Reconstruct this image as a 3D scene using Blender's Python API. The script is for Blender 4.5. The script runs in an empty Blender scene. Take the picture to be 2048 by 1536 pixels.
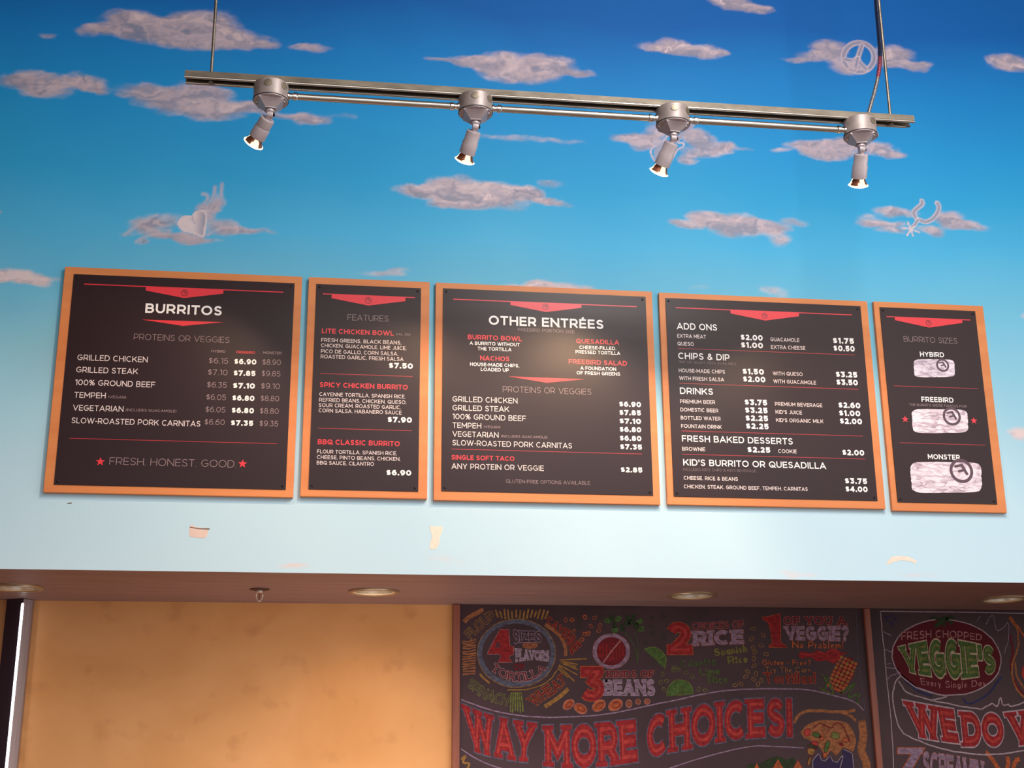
import bpy, bmesh, math, random
import numpy as np
from mathutils import Matrix, Vector

random.seed(4)
D = bpy.data
SC = bpy.context.scene
COL = SC.collection
PI = math.pi

# ---------------------------------------------------------------- camera
EYE = np.array([0.0, -4.5, 1.6])
YAW, PITCH, ROLL, FOC = math.radians(7.9), math.radians(16.77), math.radians(-0.41), 2640.0
_f = np.array([math.sin(YAW)*math.cos(PITCH), math.cos(YAW)*math.cos(PITCH), math.sin(PITCH)])
_r = np.array([math.cos(YAW), -math.sin(YAW), 0.0])
_u = np.cross(_r, _f)
RR = math.cos(ROLL)*_r + math.sin(ROLL)*_u
UU = -math.sin(ROLL)*_r + math.cos(ROLL)*_u
cam = D.cameras.new('camera')
cam.sensor_width = 36.0
cam.lens = FOC*36.0/2048.0
cam.clip_start = 0.05
camo = D.objects.new('camera', cam)
COL.objects.link(camo)
camo.matrix_world = Matrix([[RR[0], UU[0], -_f[0], EYE[0]], [RR[1], UU[1], -_f[1], EYE[1]],
                            [RR[2], UU[2], -_f[2], EYE[2]], [0, 0, 0, 1]])
SC.camera = camo

# ---------------------------------------------------------------- light and exposure
SC.view_settings.view_transform = 'Standard'
SC.view_settings.look = 'None'
SC.view_settings.gamma = 1.0
SC.view_settings.use_curve_mapping = False
SC.view_settings.exposure = 0.0

SPOT_W = 21.0
world = D.worlds.new('world')
SC.world = world
world.use_nodes = True
wb = world.node_tree.nodes['Background']
wb.inputs['Color'].default_value = (0.80, 0.90, 1.0, 1)
wb.inputs['Strength'].default_value = 0.42


def area(name, loc, rot, sx, sy, energy, color):
    l = D.lights.new(name, 'AREA')
    l.shape = 'RECTANGLE'
    l.size, l.size_y = sx, sy
    l.energy = energy
    l.color = color
    o = D.objects.new(name, l)
    o.location = loc
    o.rotation_euler = rot
    COL.objects.link(o)
    return o


# daylight through the tall shopfront far behind the camera; both overhead lights are added
area('shopfront_daylight', (1.5, -9.5, 2.3), (math.radians(90), 0, 0), 11.0, 3.6, 130, (0.93, 0.96, 1.0))
area('ceiling_fixture', (1.5, -2.7, 4.86), (math.radians(35), 0, 0), 0.55, 0.55, 78, (1.0, 0.97, 0.94))  # added key light that casts the boards' shadows on the mural
area('skylight', (2.4, -5.9, 4.9), (0, 0, 0), 6.0, 5.0, 330, (1.0, 0.97, 0.93))  # added overhead source, grades the tan wall from dark to bright
# unseen fill light added below the frame to brighten the tan wall
area('counter_lamps', (0.35, 0.02, 1.15), (math.radians(112), 0, math.radians(0)), 1.5, 0.35, 9.0, (1.0, 0.96, 0.88))
area('side_window_daylight', (6.42, -4.6, 2.9), (0, math.radians(90), 0), 3.2, 7.5, 150, (1.0, 0.97, 0.95))  # added side light, brightens the tan wall towards the right


# ---------------------------------------------------------------- helpers
def lin(c):
    c = c/255.0
    return c/12.92 if c <= 0.04045 else ((c+0.055)/1.055)**2.4


def rgb(r, g, b):
    return (lin(r), lin(g), lin(b), 1.0)


def on_y(px, py, y=0.0):
    """world point (x, z) where the photograph's pixel meets the vertical plane at depth y"""
    d = _f + RR*(px-1024.0)/FOC - UU*(py-768.0)/FOC
    t = (y-EYE[1])/d[1]
    p = EYE + d*t
    return (float(p[0]), float(p[2]))


def on_z(px, py, z):
    d = _f + RR*(px-1024.0)/FOC - UU*(py-768.0)/FOC
    t = (z-EYE[2])/d[2]
    p = EYE + d*t
    return (float(p[0]), float(p[1]))


def link(o, parent=None):
    COL.objects.link(o)
    if parent is not None:
        o.parent = parent
    return o


def mesh_obj(name, verts, faces, mat, parent=None, smooth=False):
    me = D.meshes.new(name)
    me.from_pydata([tuple(v) for v in verts], [], faces)
    me.update()
    if smooth:
        me.polygons.foreach_set('use_smooth', [True]*len(me.polygons))
    if mat is not None:
        me.materials.append(mat)
    return link(D.objects.new(name, me), parent)


def bm_obj(name, bm, mat, parent=None, smooth=False, auto=None):
    me = D.meshes.new(name)
    bm.normal_update()
    bm.to_mesh(me)
    bm.free()
    if smooth:
        me.polygons.foreach_set('use_smooth', [True]*len(me.polygons))
        if auto:
            me.set_sharp_from_angle(angle=math.radians(auto))
    me.materials.append(mat)
    return link(D.objects.new(name, me), parent)


def box_bm(x0, x1, y0, y1, z0, z1, bevel=0.0, bm=None):
    b = bmesh.new()
    bmesh.ops.create_cube(b, size=1.0)
    bmesh.ops.scale(b, vec=(x1-x0, y1-y0, z1-z0), verts=b.verts)
    bmesh.ops.translate(b, vec=((x0+x1)/2, (y0+y1)/2, (z0+z1)/2), verts=b.verts)
    if bevel:
        bmesh.ops.bevel(b, geom=b.edges[:], offset=bevel, segments=2, affect='EDGES')
    if bm is None:
        return b
    me = D.meshes.new('tmp')
    b.to_mesh(me)
    b.free()
    bm.from_mesh(me)
    D.meshes.remove(me)
    return bm


def lathe_bm(profile, seg=32, cap0=True, cap1=True, bm=None, frame=None):
    """profile: (r, z) list, revolved round local z; frame maps to the wanted place"""
    bm = bm or bmesh.new()
    fr = frame or Matrix.Identity(4)
    rings = []
    for r, z in profile:
        rings.append([bm.verts.new(fr @ Vector((r*math.cos(2*PI*k/seg), r*math.sin(2*PI*k/seg), z))) for k in range(seg)])
    for a, b in zip(rings, rings[1:]):
        for k in range(seg):
            bm.faces.new((a[k], a[(k+1) % seg], b[(k+1) % seg], b[k]))
    if cap0:
        bm.faces.new(rings[0][::-1])
    if cap1:
        bm.faces.new(rings[-1])
    return bm


def frame_to(p, axis, up=(0, 0, 1)):
    """matrix whose local z runs along axis from p"""
    z = Vector(axis).normalized()
    x = Vector(up).cross(z)
    if x.length < 1e-4:
        x = Vector((1, 0, 0))
    x.normalize()
    y = z.cross(x)
    m = Matrix((x, y, z)).transposed().to_4x4()
    m.translation = Vector(p)
    return m


def tube_bm(p0, p1, r, seg=16, bm=None):
    p0, p1 = Vector(p0), Vector(p1)
    return lathe_bm([(r, 0), (r, (p1-p0).length)], seg, bm=bm, frame=frame_to(p0, p1-p0, (0.3, 0.2, 1)))


def empty(name, loc, label, cat, group=None):
    o = D.objects.new(name, None)
    o.location = loc
    o.empty_display_size = 0.05
    COL.objects.link(o)
    o['label'] = label
    o['category'] = cat
    o['kind'] = 'thing'
    if group:
        o['group'] = group
    return o


def structure(o, label=None, cat=None):
    o['kind'] = 'structure'
    if label:
        o['label'] = label
    if cat:
        o['category'] = cat
    return o


def rel(o, parent):
    """children are modelled in world space: keep them there under a parent that stands elsewhere"""
    o.matrix_parent_inverse = Matrix.Translation(parent.location).inverted()
    return o


# ---------------------------------------------------------------- materials
def mat(name, color, rough=0.6, metal=0.0, spec=0.5, coat=0.0):
    m = D.materials.new(name)
    m.use_nodes = True
    b = m.node_tree.nodes['Principled BSDF']
    b.inputs['Base Color'].default_value = color
    b.inputs['Roughness'].default_value = rough
    b.inputs['Metallic'].default_value = metal
    b.inputs['Specular IOR Level'].default_value = spec
    if coat:
        b.inputs['Coat Weight'].default_value = coat
        b.inputs['Coat Roughness'].default_value = 0.2
    return m


def noisy(name, c0, c1, scale=8.0, rough=0.6, metal=0.0, stretch=(1, 1, 1), lo=0.3, hi=0.7, spec=0.5, detail=6.0, bump=0.0, rvar=0.0, distort=0.0):
    m = mat(name, c0, rough, metal, spec)
    nt = m.node_tree
    b = nt.nodes['Principled BSDF']
    tc = nt.nodes.new('ShaderNodeTexCoord')
    mp = nt.nodes.new('ShaderNodeMapping')
    mp.inputs['Scale'].default_value = stretch
    nz = nt.nodes.new('ShaderNodeTexNoise')
    nz.inputs['Scale'].default_value = scale
    nz.inputs['Detail'].default_value = detail
    nz.inputs['Distortion'].default_value = distort
    rp = nt.nodes.new('ShaderNodeValToRGB')
    rp.color_ramp.elements[0].position = lo
    rp.color_ramp.elements[0].color = c0
    rp.color_ramp.elements[1].position = hi
    rp.color_ramp.elements[1].color = c1
    L = nt.links.new
    L(tc.outputs['Object'], mp.inputs['Vector'])
    L(mp.outputs['Vector'], nz.inputs['Vector'])
    L(nz.outputs['Fac'], rp.inputs['Fac'])
    L(rp.outputs['Color'], b.inputs['Base Color'])
    if bump:
        bp = nt.nodes.new('ShaderNodeBump')
        bp.inputs['Strength'].default_value = bump
        bp.inputs['Distance'].default_value = 0.002
        L(nz.outputs['Fac'], bp.inputs['Height'])
        L(bp.outputs['Normal'], b.inputs['Normal'])
    if rvar:
        mr = nt.nodes.new('ShaderNodeMapRange')
        mr.inputs['To Min'].default_value = rough-rvar
        mr.inputs['To Max'].default_value = rough+rvar
        L(nz.outputs['Fac'], mr.inputs['Value'])
        L(mr.outputs['Result'], b.inputs['Roughness'])
    return m


def glow(name, color, strength):
    m = D.materials.new(name)
    m.use_nodes = True
    nt = m.node_tree
    nt.nodes.clear()
    e = nt.nodes.new('ShaderNodeEmission')
    e.inputs['Color'].default_value = color
    e.inputs['Strength'].default_value = strength
    o = nt.nodes.new('ShaderNodeOutputMaterial')
    nt.links.new(e.outputs[0], o.inputs[0])
    return m


PANEL_ROUGH = 0.37
M = {}
M['birch'] = noisy('orange_plywood', rgb(208, 122, 64), rgb(220, 136, 76), 2.2, 0.5, stretch=(1.0, 1, 9), lo=0.3, hi=0.7)
M['birch_edge'] = noisy('plywood_edge', rgb(92, 62, 44), rgb(140, 98, 66), 60, 0.7, stretch=(1, 1, 1))
M['panel'] = mat('black_print_panel', rgb(40, 17, 22), PANEL_ROUGH, 0, 0.33)
M['screw'] = mat('dark_screw', rgb(38, 30, 30), 0.4, 0.6)
M['zinc'] = noisy('galvanised_steel', rgb(104, 94, 82), rgb(134, 122, 106), 14, 0.58, 0.45, stretch=(1, 3, 3), lo=0.35, hi=0.7)
M['zinc_dull'] = noisy('dull_galvanised_steel', rgb(132, 120, 104), rgb(160, 148, 130), 26, 0.5, 0.85, stretch=(1, 6, 6))
M['dark_inside'] = mat('dark_channel_inside', rgb(60, 48, 42), 0.6, 0.3)
M['emt'] = noisy('conduit_steel', rgb(190, 180, 168), rgb(214, 206, 196), 40, 0.24, 0.95, stretch=(0.3, 6, 6))
M['cast'] = noisy('grey_cast_box', rgb(150, 136, 132), rgb(170, 156, 152), 40, 0.5, 0.35)
M['cast2'] = noisy('grey_painted_lampholder', rgb(176, 162, 166), rgb(188, 174, 178), 40, 0.42, 0.15)
M['seam'] = mat('dark_gasket', rgb(45, 38, 42), 0.7)
M['chrome'] = mat('bright_chrome', rgb(235, 232, 228), 0.12, 1.0)
M['alzak'] = mat('polished_reflector', rgb(236, 230, 222), 0.24, 1.0)
M['trim_ring'] = mat('pale_trim_ring', rgb(176, 150, 122), 0.35, 0.5)
M['bulb_glow'] = glow('halogen_lens_glow', (1.0, 0.90, 0.74, 1), 5.0)
M['rim_glow'] = glow('halogen_glass_rim', (1.0, 0.74, 0.42, 1), 2.4)
M['bulb_edge'] = glow('halogen_rim_glow', (1.0, 0.66, 0.34, 1), 2.6)
M['dichroic'] = noisy('dichroic_reflector', rgb(120, 66, 46), rgb(168, 104, 76), 60, 0.25, 0.5)
M['tube_glow'] = glow('white_light_tube', (1, 0.98, 1, 1), 3.0)  # emission stands in for the white glint along the post's edge
M['rod'] = noisy('threaded_rod_steel', rgb(110, 98, 88), rgb(140, 128, 114), 90, 0.45, 0.8)


def shelllike(name, c, rough=0.7):
    return noisy(name, c, tuple(min(1, v*1.12) for v in c[:3])+(1,), 5, rough)


# ---------------------------------------------------------------- the stroke alphabet used for every piece of lettering
def arc(cx, cy, rx, ry, a0, a1, n=None):
    n = n or max(4, int(abs(a1-a0)/12))
    return [(cx+rx*math.cos(math.radians(a0+(a1-a0)*i/n)), cy+ry*math.sin(math.radians(a0+(a1-a0)*i/n))) for i in range(n+1)]


def spline(pts, n=5):
    out = []
    P = [pts[0]]+list(pts)+[pts[-1]]
    for i in range(1, len(P)-2):
        p0, p1, p2, p3 = P[i-1], P[i], P[i+1], P[i+2]
        for k in range(n):
            t = k/n
            out.append(tuple(0.5*((2*p1[j])+(-p0[j]+p2[j])*t+(2*p0[j]-5*p1[j]+4*p2[j]-p3[j])*t*t+(-p0[j]+3*p1[j]-3*p2[j]+p3[j])*t**3) for j in range(2)))
    out.append(tuple(pts[-1]))
    return out


def S_(*p):
    return ('l', list(p))


def C_(p):
    return ('c', p)


_S = spline([(0.95, 0.83), (0.75, 0.97), (0.48, 1), (0.2, 0.94), (0.06, 0.76), (0.2, 0.59), (0.5, 0.51), (0.83, 0.42), (0.97, 0.24), (0.8, 0.05), (0.5, 0), (0.22, 0.04), (0.0, 0.18)])
_G = {
    'A': (0.95, [S_((0, 0), (0.5, 1.02)), S_((1, 0), (0.5, 1.02)), ('n', [(0.22, 0.28), (0.78, 0.28)])]),
    'B': (0.78, [S_((0, 0), (0, 1)), C_([(0, 1), (0.55, 1)]+arc(0.6, 0.76, 0.32, 0.24, 90, -90)+[(0, 0.52)]), C_([(0, 0.52), (0.6, 0.52)]+arc(0.62, 0.26, 0.38, 0.26, 90, -90)+[(0, 0)])]),
    'C': (0.88, [C_(arc(0.56, 0.5, 0.56, 0.5, 48, 312, 20))]),
    'D': (0.87, [S_((0, 0), (0, 1)), C_([(0, 1), (0.45, 1)]+arc(0.48, 0.5, 0.52, 0.5, 90, -90, 14)+[(0, 0)])]),
    'E': (0.7, [S_((0, 0), (0, 1)), S_((0, 1), (0.96, 1)), S_((0, 0), (1, 0)), ('n', [(0, 0.51), (0.9, 0.51)])]),
    'F': (0.68, [S_((0, 0), (0, 1)), S_((0, 1), (1, 1)), ('n', [(0, 0.48), (0.9, 0.48)])]),
    'G': (0.93, [C_(arc(0.53, 0.5, 0.53, 0.5, 50, 325, 20)+[(0.97, 0.22)]), ('n', [(0.97, 0.2), (0.97, 0.47)]), ('n', [(0.58, 0.47), (0.97, 0.47)])]),
    'H': (0.84, [S_((0, 0), (0, 1)), S_((1, 0), (1, 1)), ('n', [(0, 0.51), (1, 0.51)])]),
    'I': (0.0, [S_((0.5, 0), (0.5, 1))]),
    'J': (0.6, [C_([(1, 1.0), (1, 0.35)]+arc(0.5, 0.32, 0.5, 0.32, 0, -150, 10)), S_((1, 0.9), (1, 1))]),
    'K': (0.84, [S_((0, 0), (0, 1)), ('n', [(0.08, 0.36), (0.93, 0.98)]), ('n', [(0.42, 0.58), (0.98, 0.02)])]),
    'L': (0.64, [S_((0, 0), (0, 1)), S_((0, 0), (1, 0))]),
    'M': (1.0, [S_((0, 0), (0, 1)), S_((1, 0), (1, 1)), ('n', [(0.02, 0.95), (0.5, 0.3)]), ('n', [(0.98, 0.95), (0.5, 0.3)])]),
    'N': (0.87, [S_((0, 0), (0, 1)), S_((1, 0), (1, 1)), S_((0, 1), (1, 0))]),
    'O': (1.0, [C_(arc(0.5, 0.5, 0.5, 0.5, 0, 360, 28))]),
    'P': (0.75, [S_((0, 0), (0, 1)), C_([(0, 1), (0.55, 1)]+arc(0.6, 0.68, 0.4, 0.32, 90, -90)+[(0, 0.36)])]),
    'Q': (1.0, [C_(arc(0.5, 0.5, 0.5, 0.5, 0, 360, 28)), S_((0.6, 0.28), (0.95, 0.02))]),
    'R': (0.8, [S_((0, 0), (0, 1)), C_([(0, 1), (0.55, 1)]+arc(0.6, 0.69, 0.38, 0.31, 90, -90)+[(0, 0.38)]), ('n', [(0.55, 0.38), (0.95, 0.03)])]),
    'S': (0.73, [C_(_S)]),
    'T': (0.76, [S_((0.5, 0), (0.5, 1)), S_((0, 1), (1, 1))]),
    'U': (0.83, [S_((0, 0.9), (0, 1)), S_((1, 0.9), (1, 1)), C_([(0, 1), (0, 0.42)]+arc(0.5, 0.42, 0.5, 0.42, 180, 360, 14)+[(1, 1)])]),
    'V': (0.92, [S_((0, 1), (0.5, -0.02)), S_((1, 1), (0.5, -0.02))]),
    'W': (1.34, [S_((0, 1), (0.26, -0.02)), S_((0.5, 1), (0.26, -0.02)), S_((0.5, 1), (0.74, -0.02)), S_((1, 1), (0.74, -0.02))]),
    'X': (0.86, [S_((0, 0), (1, 1)), S_((0, 1), (1, 0))]),
    'Y': (0.86, [('n', [(0.03, 0.96), (0.5, 0.42)]), ('n', [(0.97, 0.96), (0.5, 0.42)]), S_((0.5, 0), (0.5, 0.42))]),
    'Z': (0.78, [S_((0, 1), (1, 1)), S_((0, 0), (1, 0)), S_((0.03, 0.02), (0.97, 0.98))]),
    '0': (0.8, [C_(arc(0.5, 0.5, 0.5, 0.5, 0, 360, 24))]),
    '1': (0.38, [S_((1, 0), (1, 1)), ('n', [(0.1, 0.90), (0.8, 1)])]),
    '2': (0.68, [C_(spline([(0.02, 0.8), (0.2, 0.96), (0.5, 1), (0.83, 0.92), (0.94, 0.72), (0.8, 0.5), (0.42, 0.22), (0.06, 0.0)])), S_((0.04, 0), (1, 0))]),
    '3': (0.7, [S_((0.05, 1), (0.9, 1)), ('n', [(0.88, 0.97), (0.5, 0.62)]), C_([(0.42, 0.58)]+arc(0.5, 0.29, 0.48, 0.29, 80, -90, 10)+[(0.2, 0.04), (0.0, 0.16)])]),
    '4': (0.8, [S_((0.74, 0), (0.74, 1)), ('n', [(0.0, 0.26), (0.95, 0.26)]), ('n', [(0.04, 0.3), (0.66, 0.97)])]),
    '5': (0.7, [S_((0.12, 1), (0.9, 1)), ('n', [(0.14, 1), (0.08, 0.5)]), C_([(0.08, 0.52), (0.25, 0.61)]+arc(0.5, 0.31, 0.5, 0.31, 85, -100, 12)+[(0.2, 0.04), (0.0, 0.15)])]),
    '6': (0.76, [C_(arc(0.5, 0.32, 0.5, 0.32, 0, 360, 20)), C_(spline([(0.9, 0.92), (0.6, 1.0), (0.28, 0.9), (0.05, 0.62), (0.0, 0.34)]))]),
    '7': (0.7, [S_((0, 1), (0.96, 1)), S_((0.94, 0.98), (0.35, 0))]),
    '8': (0.74, [C_(arc(0.5, 0.76, 0.42, 0.24, 0, 360, 18)), C_(arc(0.5, 0.27, 0.5, 0.27, 0, 360, 20))]),
    '9': (0.76, [C_(arc(0.5, 0.68, 0.5, 0.32, 0, 360, 20)), C_(spline([(0.1, 0.08), (0.4, 0.0), (0.72, 0.1), (0.95, 0.38), (1.0, 0.66)]))]),
    '$': (0.68, [C_([(x, 0.07+0.86*y) for x, y in _S]), ('v', [(0.5, -0.1), (0.5, 1.1)])]),
    '&': (0.84, [C_(spline([(1.0, 0.0), (0.6, 0.4), (0.25, 0.72), (0.25, 0.92), (0.45, 1.0), (0.65, 0.92), (0.66, 0.74), (0.4, 0.56), (0.08, 0.38), (0.04, 0.14), (0.35, 0.0), (0.7, 0.1), (0.95, 0.42)]))]),
    '%': (0.98, [C_(arc(0.2, 0.76, 0.2, 0.24, 0, 360, 12)), C_(arc(0.8, 0.24, 0.2, 0.24, 0, 360, 12)), S_((0.2, 0.0), (0.8, 1))]),
    '.': (0.0, [('n', [(0.5, -0.0), (0.5, 0.0001)])]),
    ',': (0.0, [('v', [(0.5, 0.06), (0.3, -0.12)])]),
    "'": (0.0, [('n', [(0.5, 0.98), (0.4, 0.7)])]),
    '-': (0.34, [('n', [(0, 0.4), (1, 0.4)])]),
    '(': (0.2, [C_(arc(1.2, 0.5, 1.2, 0.65, 130, 230, 8))]),
    ')': (0.2, [C_(arc(-0.2, 0.5, 1.2, 0.65, 50, -50, 8))]),
    '!': (0.0, [('n', [(0.5, 0.36), (0.5, 1)]), ('n', [(0.5, 0.0), (0.5, 0.03)])]),
    '?': (0.62, [C_(spline([(0.0, 0.82), (0.2, 0.97), (0.5, 1), (0.85, 0.9), (0.95, 0.7), (0.7, 0.5), (0.5, 0.4), (0.48, 0.28)])), ('n', [(0.48, 0.0), (0.48, 0.03)])]),
    # a few lower-case hand letters
    'a': (0.5, [C_(arc(0.5, 0.28, 0.5, 0.28, 0, 360, 14)), ('n', [(1, 0), (1, 0.56)])]),
    'b': (0.5, [C_(arc(0.5, 0.28, 0.5, 0.28, 0, 360, 14)), ('n', [(0, 0), (0, 0.95)])]),
    'c': (0.46, [C_(arc(0.55, 0.28, 0.55, 0.28, 50, 310, 12))]),
    'd': (0.5, [C_(arc(0.5, 0.28, 0.5, 0.28, 0, 360, 14)), ('n', [(1, 0), (1, 0.95)])]),
    'e': (0.5, [C_([(0.0, 0.3), (1.0, 0.3)]+arc(0.5, 0.28, 0.5, 0.28, 10, 310, 14))]),
    'g': (0.5, [C_(arc(0.5, 0.28, 0.5, 0.28, 0, 360, 14)), C_([(1, 0.56), (1, -0.05)]+arc(0.5, -0.08, 0.5, 0.16, 0, -160, 8))]),
    'h': (0.46, [('n', [(0, 0), (0, 0.95)]), C_([(0, 0.3)]+arc(0.5, 0.34, 0.5, 0.22, 180, 0, 8)+[(1, 0)])]),
    'i': (0.0, [('n', [(0.5, 0), (0.5, 0.52)]), ('n', [(0.5, 0.78), (0.5, 0.82)])]),
    'l': (0.0, [('n', [(0.5, 0), (0.5, 0.95)])]),
    'm': (0.75, [('n', [(0, 0), (0, 0.56)]), C_([(0, 0.3)]+arc(0.25, 0.34, 0.25, 0.22, 180, 0, 6)+[(0.5, 0)]), C_([(0.5, 0.3)]+arc(0.75, 0.34, 0.25, 0.22, 180, 0, 6)+[(1, 0)])]),
    'n': (0.46, [('n', [(0, 0), (0, 0.56)]), C_([(0, 0.3)]+arc(0.5, 0.34, 0.5, 0.22, 180, 0, 8)+[(1, 0)])]),
    'o': (0.5, [C_(arc(0.5, 0.28, 0.5, 0.28, 0, 360, 14))]),
    'p': (0.5, [C_(arc(0.5, 0.28, 0.5, 0.28, 0, 360, 14)), ('v', [(0, -0.3), (0, 0.56)])]),
    'r': (0.3, [('n', [(0, 0), (0, 0.56)]), C_([(0, 0.3), (0.3, 0.5), (1, 0.54)])]),
    's': (0.4, [C_([(x, 0.56*y) for x, y in _S])]),
    't': (0.36, [('n', [(0.4, 0), (0.4, 0.85)]), ('n', [(0, 0.56), (1, 0.56)])]),
    'u': (0.46, [C_([(0, 0.56), (0, 0.22)]+arc(0.5, 0.22, 0.5, 0.22, 180, 360, 8)+[(1, 0.56)])]),
    'v': (0.46, [('n', [(0, 0.56), (0.5, 0)]), ('n', [(1, 0.56), (0.5, 0)])]),
    'y': (0.46, [('n', [(0, 0.56), (0.5, 0.05)]), ('v', [(1, 0.56), (0.3, -0.3)])]),
}
_G['É'] = (0.7, _G['E'][1]+[('v', [(0.35, 1.17), (0.7, 1.34)])])
# serif bars for the slab letters: (u, v) centres
_SER = {'A': [(0, 0), (1, 0)], 'B': [(0.0, 0), (0.0, 1)], 'D': [(0.0, 0), (0.0, 1)], 'E': [(0.0, 0), (0.0, 1)], 'F': [(0, 0), (0, 1)],
        'H': [(0, 0), (1, 0), (0, 1), (1, 1)], 'I': [(0.5, 0), (0.5, 1)], 'K': [(0, 0), (0, 1), (1, 0), (0.92, 1)], 'L': [(0, 0), (0, 1)],
        'M': [(0, 0), (1, 0), (0, 1), (1, 1)], 'N': [(0, 0), (0, 1), (1, 1)], 'P': [(0, 0), (0, 1)], 'R': [(0, 0), (0, 1), (1, 0)],
        'T': [(0.5, 0)], 'U': [(0, 1), (1, 1)], 'V': [(0, 1), (1, 1)], 'W': [(0, 1), (0.5, 1), (1, 1)], 'X': [(0, 0), (1, 0), (0, 1), (1, 1)],
        'Y': [(0, 1), (1, 1), (0.5, 0)], '1': [(1, 0)]}


def clip_poly(poly, lo, hi):
    for sgn, lim in ((1, lo), (-1, hi)):
        out = []
        n = len(poly)
        for i in range(n):
            a, b = poly[i], poly[(i+1) % n]
            da, db = sgn*(a[1]-lim), sgn*(b[1]-lim)
            if da >= 0:
                out.append(a)
            if (da > 0 > db) or (da < 0 < db):
                t = da/(da-db)
                out.append((a[0]+(b[0]-a[0])*t, a[1]+(b[1]-a[1])*t))
        poly = out
        if len(poly) < 3:
            return []
    return poly


def band(pts, h0, h1=None, closed=False):
    """quads along a smooth path"""
    n = len(pts)
    L, R = [], []
    for i in range(n):
        if closed:
            a, b = pts[(i-1) % (n-1)], pts[(i+1) % (n-1)]
        else:
            a, b = pts[max(i-1, 0)], pts[min(i+1, n-1)]
        dx, dy = b[0]-a[0], b[1]-a[1]
        l = math.hypot(dx, dy) or 1e-9
        nx, ny = -dy/l, dx/l
        L.append((pts[i][0]+nx*h0, pts[i][1]+ny*h0))
        R.append((pts[i][0]-nx*h0, pts[i][1]-ny*h0))
    return [[L[i], L[i+1], R[i+1], R[i]] for i in range(n-1)]


def glyph_polys(ch, w, grow=0.0, sub=1, slab=0.0):
    """polygons of one letter, cap height 1; returns (polys, advance width)"""
    if ch == ' ':
        return [], 0.30
    W, strokes = _G[ch]
    W = W*(1+(w-0.13)*0.5)+(w if W == 0.0 else (w-0.13)*0.35)
    W = max(W, w)
    h = w/2+grow

    def P(u, v):
        return (w/2+u*(W-w), w/2+v*(1-w))
    polys = []
    for kind, pts in strokes:
        if kind == 'c':
            q = [P(*p) for p in pts]
            closed = math.hypot(q[0][0]-q[-1][0], q[0][1]-q[-1][1]) < 1e-6
            polys += band(q, h, closed=closed)
            continue
        for a, b in zip(pts, pts[1:]):
            A, B = P(*a), P(*b)
            dx, dy = B[0]-A[0], B[1]-A[1]
            l = math.hypot(dx, dy) or 1e-9
            ux, uy = dx/l, dy/l
            diag = abs(ux) > 0.02 and abs(uy) > 0.02
            ext = w*1.3 if (diag and kind == 'l') else w/2
            if kind == 'v':
                ext = 0.0
            if kind == 'n' and l < 0.001:
                ux, uy = 0.0, 1.0
            ext += grow
            A = (A[0]-ux*ext, A[1]-uy*ext)
            B = (B[0]+ux*ext, B[1]+uy*ext)
            nx, ny = -uy*h, ux*h
            for k in range(sub):
                t0, t1 = k/sub, (k+1)/sub
                p0 = (A[0]+(B[0]-A[0])*t0, A[1]+(B[1]-A[1])*t0)
                p1 = (A[0]+(B[0]-A[0])*t1, A[1]+(B[1]-A[1])*t1)
                q = [(p0[0]+nx, p0[1]+ny), (p1[0]+nx, p1[1]+ny), (p1[0]-nx, p1[1]-ny), (p0[0]-nx, p0[1]-ny)]
                if kind != 'v':
                    q = clip_poly(q, -grow, 1+grow)
                if len(q) > 2:
                    polys.append(q)
    if slab:
        for u, v in _SER.get(ch, ()):
            c = P(u, v)
            t = slab
            y0, y1 = (0-grow, t+grow) if v < 0.5 else (1-t-grow, 1+grow)
            half = w*0.5+0.11+grow
            polys.append([(c[0]-half, y0), (c[0]+half, y0), (c[0]+half, y1), (c[0]-half, y1)])
    return polys, W


def text_polys(s, w, grow=0.0, sub=1, slab=0.0, gap=None):
    gap = (0.15 if gap is None else gap)
    x = 0.0
    out = []
    for i, ch in enumerate(s):
        ps, W = glyph_polys(ch, w, grow, sub, slab)
        for p in ps:
            out.append([(a+x, b) for a, b in p])
        x += W
        if i < len(s)-1:
            x += gap
    return out, x


def flat_mesh(name, polys, y, m, parent, thick=0.0):
    """polygons given as (x, z) lists, lying in the vertical plane y"""
    verts, faces = [], []
    for i, p in enumerate(polys):
        n = len(verts)
        yy = y-4e-6*(i % 37)        # overlapping brush strokes lie a hair's breadth over each other
        verts += [(a, yy, b) for a, b in p]
        faces.append(list(range(n, n+len(p))))
    o = mesh_obj(name, verts, faces, m, parent)
    if parent is not None and parent.type == 'EMPTY':
        rel(o, parent)
    return o


# ---------------------------------------------------------------- the room
SOFFIT_Z = EYE[2]+0.679
BACK_Y = 0.79
CEIL_Z = 4.95
X0, X1 = -3.2, 6.5


def noise2(x, z, seed):
    """value noise, x and z arrays"""
    rs = np.random.RandomState(seed)
    tab = rs.rand(256, 256)
    xi, zi = np.floor(x).astype(int), np.floor(z).astype(int)
    fx, fz = x-xi, z-zi
    fx, fz = fx*fx*(3-2*fx), fz*fz*(3-2*fz)
    g = lambda a, b: tab[a % 256, b % 256]
    return (g(xi, zi)*(1-fx)+g(xi+1, zi)*fx)*(1-fz)+(g(xi, zi+1)*(1-fx)+g(xi+1, zi+1)*fx)*fz


def fbm(x, z, seed, octaves=5):
    s, a, t = 0, 0.5, 0
    for k in range(octaves):
        s = s+a*noise2(x*2**k, z*2**k, seed+k)
        t += a
        a *= 0.5
    return s/t


def smooth(x, a, b):
    t = np.clip((x-a)/(b-a), 0, 1)
    return t*t*(3-2*t)


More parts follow.
